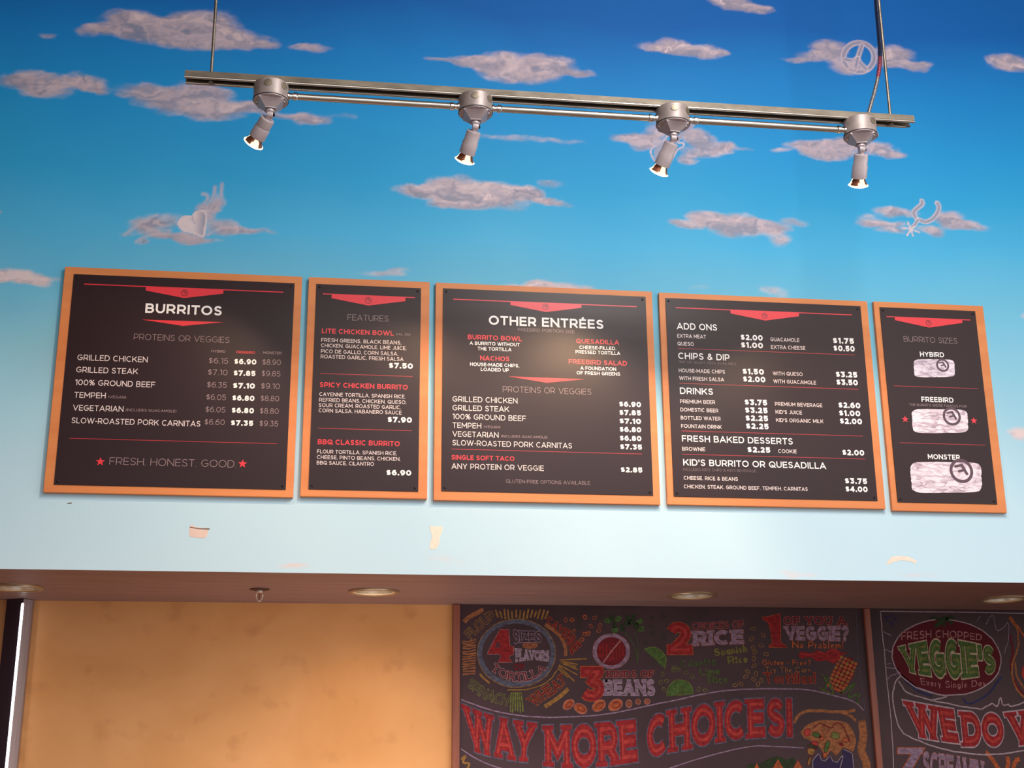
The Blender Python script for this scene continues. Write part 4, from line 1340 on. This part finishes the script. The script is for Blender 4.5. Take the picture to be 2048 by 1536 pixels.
red = chalk('red', rgb(178, 50, 52), .5)
redlt = chalk('bright_red', rgb(214, 76, 68), .5)
dred = chalk('dark_red', rgb(134, 42, 46), .6)
lilac = chalk('lilac', rgb(176, 146, 172))
white = chalk('white', rgb(206, 180, 190), .6)
grey = chalk('blue_grey', rgb(108, 112, 134))
navy = chalk('blue', rgb(52, 66, 116))
orange = chalk('orange', rgb(214, 112, 66))
gold = chalk('gold', rgb(186, 136, 72))
tan = chalk('tan', rgb(188, 120, 78))
olive = chalk('olive', rgb(134, 140, 74))
green = chalk('green', rgb(84, 122, 62))
dgreen = chalk('dark_green', rgb(50, 78, 48))
maroon = chalk('maroon', rgb(104, 32, 40), .75)
pink = chalk('pink', rgb(206, 140, 140))
cream = chalk('cream', rgb(220, 190, 160), .6)
M['slate'] = noisy('smudged_slate', rgb(50, 26, 32), rgb(66, 40, 46), 3.5, 0.6, lo=0.3, hi=0.7, spec=0.35, distort=0.5)
M['frame_wood'] = noisy('red_brown_frame_wood', rgb(112, 54, 40), rgb(146, 76, 52), 6, 0.5, stretch=(6, 1, .7))


def cw(px, py):
    return on_y(px, py, YC)


class Chalkboard:
    def __init__(self, x0, x1, label, rails):
        self.root = e = empty('chalkboard', ((x0+x1)/2, BACK_Y, 0.9), label, 'chalkboard', 'chalkboards on the back wall')
        z0, z1 = 0.95, SOFFIT_Z-0.0015
        rel(bm_obj('slate', box_bm(x0, x1, YC, BACK_Y-0.001, z0, z1), M['slate'], e), e)
        for a, c in rails:
            rel(bm_obj('frame_rail', box_bm(a, c, YC-0.014, BACK_Y-0.001, z0-0.001, z1, 0.002), M['frame_wood'], e), e)
        self.map = lambda x, y: (x, y)
        self.lay = 0

    def P(self, pts):
        return [cw(*self.map(*p)) for p in pts]

    def y(self, k=1):
        return YC-0.0004*k

    def crop(self, ox, oy, s):
        self.map = lambda x, y: (ox+x/s, oy+y/s)
        self.sc = s
        return self

    def fill(self, name, pts, m_, k=1):
        return flat_mesh(name, [self.P(pts)], self.y(k), m_, self.root)

    def wob(self, pts, amp):
        return [(x+random.uniform(-amp, amp), y+random.uniform(-amp, amp)) for x, y in pts]

    def stroke(self, name, paths, t, m_, k=2, wob=0.0, closed=False):
        """chalk lines: t in photo pixels"""
        for p in paths:
            q = self.P(self.wob(p, wob) if wob else p)
            if closed:
                q = q+[q[0]]
            o = flat_mesh(name, band(q, t*0.00098, closed=closed), self.y(k), m_, self.root)
        return o

    def ell(self, cx, cy, rx, ry, rot=0, n=26):
        c, s = math.cos(rot), math.sin(rot)
        return [(cx+rx*math.cos(2*PI*i/n)*c-ry*math.sin(2*PI*i/n)*s, cy+rx*math.cos(2*PI*i/n)*s+ry*math.sin(2*PI*i/n)*c) for i in range(n)]

    def text(self, s, top, bot, w, m_, out=None, outw=0.05, slab=0.13, hi=None, gap=0.1, k=2, name='chalk_lettering', body_gap=None):
        """lettering warped between a top and a bottom curve (crop pixels)"""
        def curve(pts):
            q = spline(pts, 6) if len(pts) > 2 else pts
            ln = [0]
            for a, c in zip(q, q[1:]):
                ln.append(ln[-1]+math.hypot(c[0]-a[0], c[1]-a[1]))
            def f(u):
                d = u*ln[-1]
                for i in range(len(q)-1):
                    if d <= ln[i+1] or i == len(q)-2:
                        t = (d-ln[i])/max(ln[i+1]-ln[i], 1e-9)
                        return (q[i][0]+(q[i+1][0]-q[i][0])*t, q[i][1]+(q[i+1][1]-q[i][1])*t)
            return f
        ft, fb = curve(top), curve(bot)

        def warp(polys, W):
            res = []
            for p in polys:
                r = []
                for x, y in p:
                    a, c = ft(x/W), fb(x/W)
                    r.append((c[0]+(a[0]-c[0])*y, c[1]+(a[1]-c[1])*y))
                res.append(self.P(r))
            return res
        if out is not None:
            polys, W = text_polys(s, w, outw, 5, slab, gap)
            flat_mesh('chalk_outline', warp(polys, W), self.y(k-1), out, self.root)
        polys, W = text_polys(s, w, 0.0, 5, slab, gap)
        flat_mesh(name, warp(polys, W), self.y(k), m_, self.root)
        if hi is not None:
            polys = []
            x = 0
            for i, ch in enumerate(s):
                ps, GW = glyph_polys(ch, w, -w*0.36, 5, 0)
                polys += [[(a+x, c) for a, c in p] for p in ps]
                x += GW+gap
            flat_mesh('lettering_highlight', warp(polys, W), self.y(k+1), hi, self.root)['kind'] = 'stuff'


fx0, _ = cw(905, 1300)
fx1, _ = cw(919.5, 1300)
gx0, _ = cw(1732, 1300)
gx1, _ = cw(1744, 1300)
A = Chalkboard(fx0+0.004, gx0+0.002, 'chalkboard with way more choices lettering, rice, beans and tortilla drawings', [(fx0, fx1), (gx0, gx1)])
# --- the plate of tortilla sizes
A.crop(890, 1190, 6.4)
A.fill('plate_rim', A.ell(915, 745, 505, 440), grey, 1)
A.fill('plate_centre', A.ell(915, 740, 440, 375), M['slate'], 2)
A.stroke('plate_outline', [A.ell(915, 745, 505, 440)], 1.3, gold, 3, 4, True)
A.stroke('chalk_arc', [spline([(1280, 380), (1450, 500), (1530, 640), (1545, 780)])], 7, tan, 3, 3)
A.stroke('chalk_arc', [spline([(1440, 950), (1350, 1080), (1200, 1170), (1000, 1212), (800, 1215)])], 2.4, gold, 3, 4)
four = [(700, 440), (818, 440), (832, 655), (882, 655), (880, 768), (822, 780), (822, 815), (862, 862), (668, 862), (712, 800), (705, 757), (540, 757), (545, 735)]
A.fill('chalk_number', four, red, 4)
A.fill('chalk_number_counter', [(693, 590), (698, 672), (632, 672)], M['slate'], 5)
A.stroke('chalk_outline', [four], 1.1, pink, 5, 3, True)
A.text('SIZES', [(868, 432), (960, 462), (1235, 465)], [(885, 640), (955, 606), (1235, 606)], .2, M['slate'], lilac, .06, .1, k=5)
A.fill('chalk_ampersand', A.ell(1090, 645, 100, 45), tan, 4)
A.stroke('chalk_ampersand', [A.ell(1050, 645, 30, 22), A.ell(1125, 640, 34, 22)], 1.0, dred, 5, 3, True)
A.text('FLAVORS', [(902, 690), (1120, 710), (1338, 712)], [(908, 850), (1120, 828), (1330, 850)], .2, lilac, white, .06, .1, k=5)
A.text('OF', [(880, 875), (1018, 880)], [(884, 970), (1010, 962)], .28, dred, None, slab=.1, k=5)
A.text('TORTILLA', [(640, 870), (790, 965), (950, 990), (1110, 960), (1240, 890)], [(585, 965), (760, 1072), (950, 1110), (1140, 1072), (1305, 945)], .16, dred, white, .045, .1, k=5)
A.text('FLOUR', [(245, 480), (350, 380), (480, 265), (590, 200)], [(330, 565), (430, 465), (545, 370), (632, 262)], .16, M['slate'], gold, .07, 0, k=3)
A.text('CAYENNE', [(1330, 265), (1480, 380), (1620, 480), (1745, 650)], [(1300, 350), (1440, 480), (1545, 600), (1625, 770)], .18, dred, orange, .05, 0, k=3)
A.text('WHEAT', [(1045, 1325), (1200, 1215), (1400, 1090), (1490, 1000)], [(1150, 1425), (1290, 1330), (1450, 1220), (1545, 1120)], .16, dred, tan, .06, .08, k=3)
A.text('SPINACH', [(335, 1065), (480, 1170), (640, 1240), (835, 1290)], [(285, 1160), (420, 1275), (600, 1365), (790, 1415)], .14, M['slate'], olive, .07, 0, k=3)
for p, t, m_ in ([[(245, 345), (300, 290), (400, 235), (490, 190)], 9, tan], [[(1275, 1430), (1370, 1370), (1480, 1290), (1575, 1200)], 8, gold], [[(445, 1010), (500, 1070), (570, 1125)], 4, gold]):
    A.stroke('tortilla_roll', [spline(p)], t, m_, 3, 2)
A.stroke('wheat_sheaf', [[(650+i*52, 190+12*math.sin(i*2.1)), (680+i*46, 300-14*math.cos(i*1.3))] for i in range(14)], 3.6, gold, 3, 4)
A.stroke('wheat_sheaf', [[(850+i*24, 1245), (838+i*30, 1370), (835+i*32, 1495+12*math.sin(i*1.9))] for i in range(6)], 3.0, olive, 3, 3)
A.stroke('wheat_sheaf', [[(225, 590+i*33), (300, 600+i*31), (395, 570+i*33)] for i in range(14)], 3.1, tan, 3, 6)
A.stroke('wheat_sheaf', [[(1470, 830), (1640, 822), (1815, 818)], [(1500, 850), (1700, 885)], [(1480, 870), (1700, 960)], [(1460, 890), (1690, 1020)], [(1450, 910), (1655, 1105)], [(1440, 930), (1580, 1060)], [(1490, 860), (1680, 920)]], 2.8, gold, 3, 4)
# --- can of beans
A.crop(1140, 1200, 6.677)
A.fill('can_lid', A.ell(550, 685, 250, 235), lilac, 1)
A.fill('can_inside', A.ell(552, 685, 197, 190), dred, 2)
A.stroke('can_stripes', [[(400+i*44, 560+abs(3-i)*12), (398+i*44, 820-abs(3-i)*16)] for i in range(8)], 2.6, red, 3, 5)
A.stroke('can_slash', [[(695, 520), (560, 680), (435, 845)]], 2.6, pink, 4, 3)
A.stroke('chalk_outline', [A.ell(550, 685, 250, 235)], 1.2, pink, 3, 3, True)
# --- cilantro
A.stroke('herb_stem', [spline([(730, 430), (820, 540), (875, 680), (900, 850)]), spline([(870, 430), (905, 560), (910, 700), (900, 840)])], 1.4, green, 2, 2)
for i, (x, y) in enumerate([(500, 280), (560, 240), (590, 330), (600, 400), (780, 240), (850, 230), (930, 290), (760, 320), (880, 350), (950, 390), (820, 300), (700, 370), (640, 250)]):
    A.fill('herb_leaf', A.wob(A.ell(x, y, 48, 36, i, 11), 9), dgreen if i % 3 else green, 2)
# --- limes
for pts, (cx, cy), flat in ((spline([(990, 660), (1110, 628), (1215, 680), (1285, 790), (1262, 915)]), (1150, 800), None), (spline([(1292, 1285), (1310, 1170), (1380, 1090), (1470, 1066), (1580, 1100), (1635, 1190), (1640, 1262)]), (1440, 1280), None)):
    A.fill('lime_wedge', pts, green, 2)
    A.stroke('lime_rind', [pts], 1.9, olive, 3, 2)
    A.stroke('lime_segments', [[(cx, cy), (pts[i][0]*.85+cx*.15, pts[i][1]*.85+cy*.15)] for i in range(3, len(pts), 5)], 1.1, olive, 3, 2)
# --- numbers and their lettering
A.text('2', [(1285, 300), (1610, 300)], [(1290, 728), (1640, 728)], .30, red, orange, .02, .12, hi=redlt, k=4, name='chalk_number')
A.text('3', [(130, 890), (455, 890)], [(130, 1362), (462, 1345)], .30, red, orange, .02, .12, hi=redlt, k=4, name='chalk_number')
A.text('KINDS OF', [(490, 945), (1118, 940)], [(490, 1035), (1118, 1032)], .2, dred, pink, .06, .14, gap=.16, k=4)
A.text('BEANS', [(455, 1072), (1130, 1066)], [(455, 1272), (1135, 1276)], .2, lilac, white, .04, .13, gap=.14, k=4)
for x, y, rx, ry, r_ in ((-20, 1395, 85, 58, -.7), (140, 1450, 92, 62, .5), (385, 1412, 98, 68, -.6), (605, 1402, 100, 72, -.5), (785, 1385, 42, 52, 0), (908, 1360, 34, 36, 0), (1030, 1356, 38, 38, 0)):
    A.fill('bean', A.ell(x, y, rx, ry, r_), tan if rx < 60 else orange, 2)
    A.stroke('bean_outline', [A.ell(x, y, rx, ry, r_)], 1.2, pink, 3, 2, True)
    A.stroke('bean_shading', [A.ell(x+rx*.1, y, rx*.55, ry*.5, r_)], 1.4, dred, 3, 2, True)
A.crop(0, 0, 1)
A.text('CHOICES OF', [(1384, 1246), (1487, 1241)], [(1384, 1259), (1487, 1255)], .18, dred, pink, .06, .14, gap=.14, k=4)
A.text('RICE', [(1386, 1263), (1486, 1260)], [(1387, 1291), (1487, 1287)], .22, lilac, pink, .05, .13, gap=.16, k=4)
one = zc(1440, 1200, 6.606, [(550, 230), (640, 215), (790, 180), (800, 300), (800, 560), (885, 612), (880, 632), (640, 626), (635, 608), (690, 570), (670, 440), (640, 310), (560, 250)])
A.fill('chalk_number', one, red, 4)
A.stroke('chalk_outline', [one], 1.2, orange, 5, .2, True)
A.text('OF YOU A', [(1566, 1233), (1690, 1233)], [(1567, 1249), (1693, 1250)], .2, dred, pink, .05, .14, gap=.16, k=4)
A.text('VEGGIE?', [(1569, 1253), (1697, 1253)], [(1572, 1279), (1696, 1282)], .2, lilac, pink, .05, .13, gap=.12, k=4)
A.text('No Problem!', [(1584, 1282), (1686, 1283)], [(1584, 1296), (1686, 1298)], .17, orange, None, slab=0, gap=.16, k=4)
A.text('Spanish', [(1427, 1298), (1492, 1289)], [(1429, 1312), (1494, 1304)], .17, olive, gold, .03, 0, gap=.14, k=4)
A.text('Rice', [(1454, 1313), (1494, 1310)], [(1456, 1327), (1496, 1325)], .17, olive, gold, .03, 0, gap=.16, k=4)
A.text('Cilantro', [(1359, 1322), (1431, 1312)], [(1360, 1335), (1432, 1330)], .13, green, None, slab=0, gap=.14, k=4)
A.text('Lime', [(1398, 1336), (1438, 1333)], [(1400, 1351), (1440, 1349)], .13, green, olive, .02, 0, gap=.16, k=4)
A.text('Rice', [(1415, 1352), (1454, 1350)], [(1417, 1367), (1456, 1366)], .13, green, olive, .02, 0, gap=.16, k=4)
A.text('Gluten - Free?', [(1524, 1319), (1622, 1320)], [(1524, 1330), (1622, 1331)], .15, orange, None, slab=0, gap=.14, k=4)
A.text('Try The Corn', [(1530, 1333), (1621, 1334)], [(1530, 1345), (1621, 1345)], .14, tan, None, slab=0, gap=.14, k=4)
A.text('Tortillas!', [(1526, 1345), (1630, 1345)], [(1530, 1366), (1631, 1367)], .13, dred, orange, .04, 0, gap=.16, k=4)
# --- chilli pepper, corn cob
A.crop(1440, 1200, 6.606)
A.fill('chilli_pepper', spline([(1035, 720), (1080, 680), (1200, 700), (1290, 665), (1380, 690), (1470, 645), (1560, 660), (1610, 695), (1690, 692), (1620, 730), (1590, 790), (1500, 835), (1400, 800), (1280, 810), (1200, 760), (1090, 775), (1040, 750)]), red, 2)
A.stroke('pepper_lines', [spline([(1060, 710), (1200, 730), (1300, 690), (1380, 720), (1300, 760)]), spline([(1420, 700), (1500, 660), (1570, 720), (1500, 800), (1420, 760), (1420, 700)])], 1.7, redlt, 3, 2)
cob = [(1690, 755), (1760, 775), (1790, 880), (1760, 1010), (1690, 1130), (1600, 1200), (1530, 1215), (1480, 1090), (1500, 930), (1560, 860), (1620, 830)]
A.fill('corn_cob', cob, dred, 2)
for j in range(9):
    for i in range(5):
        t = j/8
        cx = 1700-180*t+(i-2)*52*(1-.25*abs(t-.4))
        cy = 800+370*t+(i-2)*22
        A.fill('corn_kernel', A.ell(cx, cy, 25, 23, 0, 9), orange if (i+j) % 3 else gold, 3)
A.stroke('corn_leaf', [spline([(1380, 1010), (1400, 1150), (1350, 1180), (1490, 1240), (1430, 1060), (1390, 1000)]), spline([(1600, 1230), (1680, 1160), (1780, 1110), (1720, 1200), (1700, 1290), (1840, 1240), (1800, 1330), (1840, 1370)])], 3.2, green, 3, 4)
A.stroke('corn_leaf', [[(1340, 970), (1400, 1060), (1480, 1200), (1500, 1260)], [(1310, 1150), (1350, 1190), (1500, 1250)], [(1640, 1240), (1740, 1130)]], 1.5, olive, 4, 4)
A.stroke('border_line', [spline([(1800, 170), (1815, 600), (1850, 1000), (1885, 1250), (1912, 1475)])], 1.2, grey, 2, 4)
# --- scattered seeds
seeds = []
for ox, oy, s, lst, m_ in ((890, 1190, 6.4, [(1545, 320), (1625, 318), (1790, 285), (1650, 470), (1790, 500), (1830, 495), (1750, 570)], orange),
                           (1140, 1200, 6.677, [(200, 230), (325, 235), (280, 350), (400, 340), (385, 410), (195, 455), (250, 445), (160, 530), (30, 265), (55, 425)], orange),
                           (1140, 1200, 6.677, [(130, 285), (115, 365), (430, 225), (1240, 215), (1100, 240), (1090, 350), (1110, 450), (1010, 575), (1830, 175), (1730, 225), (1600, 235), (1250, 500)], dgreen),
                           (1140, 1200, 6.677, [(1235, 990), (1390, 900), (1445, 930), (1380, 935), (1550, 970), (1630, 1020), (1210, 1095), (1290, 1080), (1255, 1195), (1715, 1190), (1805, 1205)], olive),
                           (1440, 1200, 6.606, [(437, 380), (570, 465), (415, 515), (545, 600), (437, 635), (460, 688), (610, 715), (445, 775), (450, 868), (365, 945), (475, 975), (340, 1010), (445, 1050), (545, 1065), (200, 1125), (280, 1110), (500, 1115)], gold)):
    A.crop(ox, oy, s)
    for i, (x, y) in enumerate(lst):
        A.stroke('seed', [A.ell(x, y, 34 if m_ is gold else 20, 20 if m_ is gold else 30, i*1.1, 10)], 1.3, m_, 2, 2, True)
# --- the banner
A.crop(0, 0, 1)
sw = [zc(890, 1370, 4.655, [(150, 135), (400, 225), (600, 270), (800, 295), (1050, 300), (1400, 283), (1700, 235), (1950, 180)]), zc(1300, 1370, 4.551, [(200, 145), (450, 90), (700, 50), (1000, 35), (1400, 42), (1650, 90), (1850, 150), (1945, 232)])]
A.stroke('banner_edge', [spline(sw[0]+sw[1])], 2.6, lilac, 2, .35)
sw = [zc(890, 1370, 4.655, [(150, 595), (300, 690), (500, 772), (700, 800), (1000, 830)]), zc(1300, 1370, 4.551, [(0, 815), (200, 750), (500, 655), (800, 580), (1000, 555), (1400, 572)])]
A.stroke('banner_edge', [spline(sw[0]), spline(sw[1])], 2.2, lilac, 2, .35)
A.crop(890, 1370, 4.655)
A.text('WAY', [(165, 178), (330, 245), (480, 290), (640, 322), (840, 352)], [(235, 612), (350, 645), (460, 672), (640, 705), (808, 722)], .30, red, grey, .035, .12, hi=redlt, gap=.06, k=4)
A.text('MORE', [(925, 376), (1190, 368), (1500, 345), (1780, 318)], [(932, 757), (1190, 776), (1500, 757), (1800, 715)], .30, red, grey, .035, .12, hi=redlt, gap=.06, k=4)
A.crop(1300, 1370, 4.551)
A.text('CHOICES!', [(-35, 300), (150, 235), (340, 200), (640, 150), (1000, 122), (1290, 122)], [(-20, 690), (150, 622), (340, 590), (640, 522), (1000, 480), (1300, 475)], .28, red, grey, .035, .12, hi=redlt, gap=.06, k=4)
# --- overflowing foil burrito
A.stroke('tortilla_flap', [spline([(1310, 345), (1350, 280), (1420, 240), (1550, 235), (1700, 245), (1870, 232)]), spline([(1740, 250), (1820, 280), (1870, 325)])], 6, tan, 2, 3)
A.stroke('tortilla_flap', [spline([(1925, 325), (1940, 450), (1925, 600), (1965, 700), (1975, 770)])], 17, tan, 2, 3)
A.fill('burrito_filling', spline([(1370, 430), (1420, 370), (1480, 340), (1560, 318), (1650, 322), (1750, 330), (1820, 370), (1870, 480), (1865, 560), (1840, 605), (1760, 570), (1700, 640), (1640, 600), (1600, 660), (1540, 560), (1460, 510), (1400, 480), (1370, 430)]), tan, 2)
A.stroke('filling_outline', [spline([(1490, 390), (1540, 350), (1600, 370), (1650, 390), (1700, 345), (1750, 370), (1790, 450), (1820, 520)])], 2.2, dred, 3, 3)
for x, y, rx, ry, m_ in ((1430, 430, 28, 36, redlt), (1590, 405, 32, 36, tan), (1685, 460, 42, 34, olive), (1515, 455, 44, 24, green), (1500, 530, 30, 24, redlt), (1610, 560, 22, 60, green), (1480, 560, 50, 18, dgreen), (1465, 605, 36, 34, gold), (1560, 480, 22, 30, orange), (1450, 690, 12, 44, gold), (1590, 640, 20, 24, orange), (1780, 500, 30, 20, orange), (1740, 540, 22, 14, dred)):
    A.fill('filling_piece', A.ell(x, y, rx, ry, .3, 16), m_, 3)
    A.stroke('filling_piece_outline', [A.ell(x, y, rx, ry, .3, 16)], .9, dred, 4, 2, True)
A.fill('foil_wrap', [(1480, 800), (1480, 685), (1530, 625), (1560, 670), (1590, 692), (1640, 645), (1660, 680), (1700, 700), (1750, 645), (1755, 585), (1840, 622), (1855, 800)], chalk('foil_shade', rgb(60, 56, 92), .8), 4)
A.stroke('foil_edge', [[(1480, 780), (1480, 685), (1530, 625), (1545, 640), (1560, 680), (1590, 695), (1620, 660), (1640, 642), (1660, 690), (1700, 705), (1735, 660), (1755, 640)], [(1760, 585), (1840, 622), (1855, 790)], [(1720, 790), (1755, 650)]], 1.2, white, 5, 2)
for x0, x1, yt in ((930, 1010, 712), (1095, 1235, 678), (1280, 1410, 682)):
    A.fill('tortilla_chip', [(x0, 800), ((x0+x1)/2, yt), (x1, 800)], orange, 3)
    A.stroke('chip_outline', [[(x0, 800), ((x0+x1)/2, yt), (x1, 800)]], 1.1, redlt, 4, 2)
A.fill('guacamole_dip', spline([(860, 790), (900, 720), (1000, 715), (1080, 670), (1170, 650), (1240, 680), (1310, 665), (1340, 760), (1340, 800)]), dgreen, 2)
A.crop(890, 1370, 4.655)
A.stroke('chalk_squiggle', [spline([(150, 690), (190, 660), (170, 720), (225, 730), (200, 790)])], 4, gold, 2, 2)

# ---- second chalkboard
B2 = Chalkboard(gx1+0.0005, X1-0.8, 'chalkboard at right edge with tomato badge reading fresh chopped veggies', [])
B2.crop(1730, 1200, 4.572)
B2.stroke('border_line', [spline([(140, 105), (155, 260), (172, 440), (188, 620), (215, 900), (242, 1160), (262, 1545)]), [(138, 104), (420, 108), (760, 112), (1100, 116), (1500, 122)]], 2.0, white, 2, 2.5)
B2.stroke('blue_star', [[(175, 150), (235, 155), (240, 130), (262, 155), (295, 165), (262, 185), (238, 245), (225, 195), (182, 208), (205, 175), (175, 150)]], 2.6, navy, 2, 3)
B2.fill('tomato', B2.ell(745, 525, 500, 345, .10, 40), maroon, 2)
B2.stroke('tomato_outline', [B2.ell(745, 525, 500, 345, .10, 48)], 2.5, white, 3, 3, True)
for p in ([(610, 160), (700, 180), (800, 150)], [(650, 230), (720, 170), (800, 220)], [(640, 250), (700, 210), (720, 150)], [(720, 240), (730, 180), (815, 165)]):
    B2.stroke('tomato_stem', [spline(p)], 6, dgreen, 4, 5)
B2.text('FRESH CHOPPED', [(328, 292), (480, 282), (650, 276), (850, 284), (1066, 315)], [(330, 368), (480, 358), (650, 346), (850, 352), (1066, 372)], .15, pink, None, slab=0, gap=.16, k=5)
B2.text("VEGGIE'S", [(315, 428), (450, 398), (600, 370), (760, 358), (950, 390), (1060, 410), (1178, 430)], [(372, 645), (470, 675), (600, 695), (760, 720), (930, 712), (1080, 690), (1195, 660)], .29, green, cream, .045, .12, hi=olive, gap=.07, k=5)
B2.text('Every Single Day', [(500, 712), (800, 742), (1105, 728)], [(512, 775), (800, 806), (1098, 785)], .13, pink, None, slab=0, gap=.2, k=5)
B2.stroke('chalk_swirl', [spline([(335, 680), (275, 760), (255, 900), (285, 1090), (350, 1215), (500, 1290), (750, 1372), (1080, 1412), (1300, 1400), (1500, 1370)]),
                          spline([(310, 740), (380, 840), (560, 905), (800, 955), (1000, 992), (1080, 990), (1160, 945), (1205, 975), (1238, 890), (1262, 960), (1310, 955), (1340, 970), (1500, 920)]),
                          spline([(600, 915), (680, 900), (760, 875)])], 2.8, white, 2, 3.5)
B2.stroke('chalk_tick', [[(165, 290), (240, 326)], [(180, 448), (252, 482)], [(188, 588), (240, 582)], [(192, 620), (310, 632)], [(205, 725), (235, 690), (320, 662)], [(330, 680), (480, 800), (700, 870)]], 2.0, lilac, 2, 2)
B2.stroke('chalk_swirl', [spline([(1025, 190), (1055, 145)]), spline([(1100, 225), (1165, 140), (1200, 270), (1260, 260), (1308, 205), (1312, 350), (1270, 490)])], 1.6, lilac, 2, 3)
B2.text('WE', [(362, 922), (600, 965), (812, 1000)], [(450, 1248), (640, 1282), (862, 1312)], .30, red, white, .045, .12, hi=redlt, gap=.05, k=4)
B2.text('DO', [(868, 1018), (1255, 1038)], [(900, 1340), (1275, 1342)], .30, red, white, .045, .12, hi=redlt, gap=.04, k=4)
B2.text('W', [(1290, 1030), (1620, 990)], [(1368, 1335), (1620, 1310)], .30, red, white, .045, .12, hi=redlt, gap=.05, k=4)
B2.text('7', [(298, 1352), (530, 1352)], [(300, 1560), (530, 1560)], .26, lilac, orange, .03, .1, k=4, name='chalk_number')
B2.text('SCREAMIN', [(528, 1385), (800, 1425), (1080, 1480)], [(528, 1610), (800, 1650), (1080, 1700)], .2, lilac, pink, .035, .1, gap=.07, k=4)
for p, m_ in (([(1310, 160), (1385, 260), (1400, 420), (1345, 600), (1365, 780), (1460, 900)], tan), ([(1330, 320), (1350, 450), (1335, 640), (1400, 800), (1480, 880)], dred), ([(1320, 150), (1430, 290), (1480, 380)], orange), ([(1370, 560), (1390, 700), (1470, 830)], tan)):
    B2.stroke('onion_lines', [spline(p)], 4.5, m_, 2, 4)
B2.fill('onion_heart', B2.ell(1490, 660, 60, 90, 0, 16), redlt, 3)
for p in ([(1100, 1390), (1150, 1440), (1190, 1500), (1230, 1560)], [(1290, 1560), (1310, 1470), (1300, 1430)], [(1350, 1560), (1380, 1470), (1410, 1450)]):
    B2.stroke('pepper_flame', [spline(p)], 9, orange, 2, 4)
B2.stroke('blue_smudge', [spline([(900, 900), (950, 950), (1100, 880), (1250, 700)]), spline([(360, 730), (480, 830), (620, 880)])], 4, navy, 2, 5)
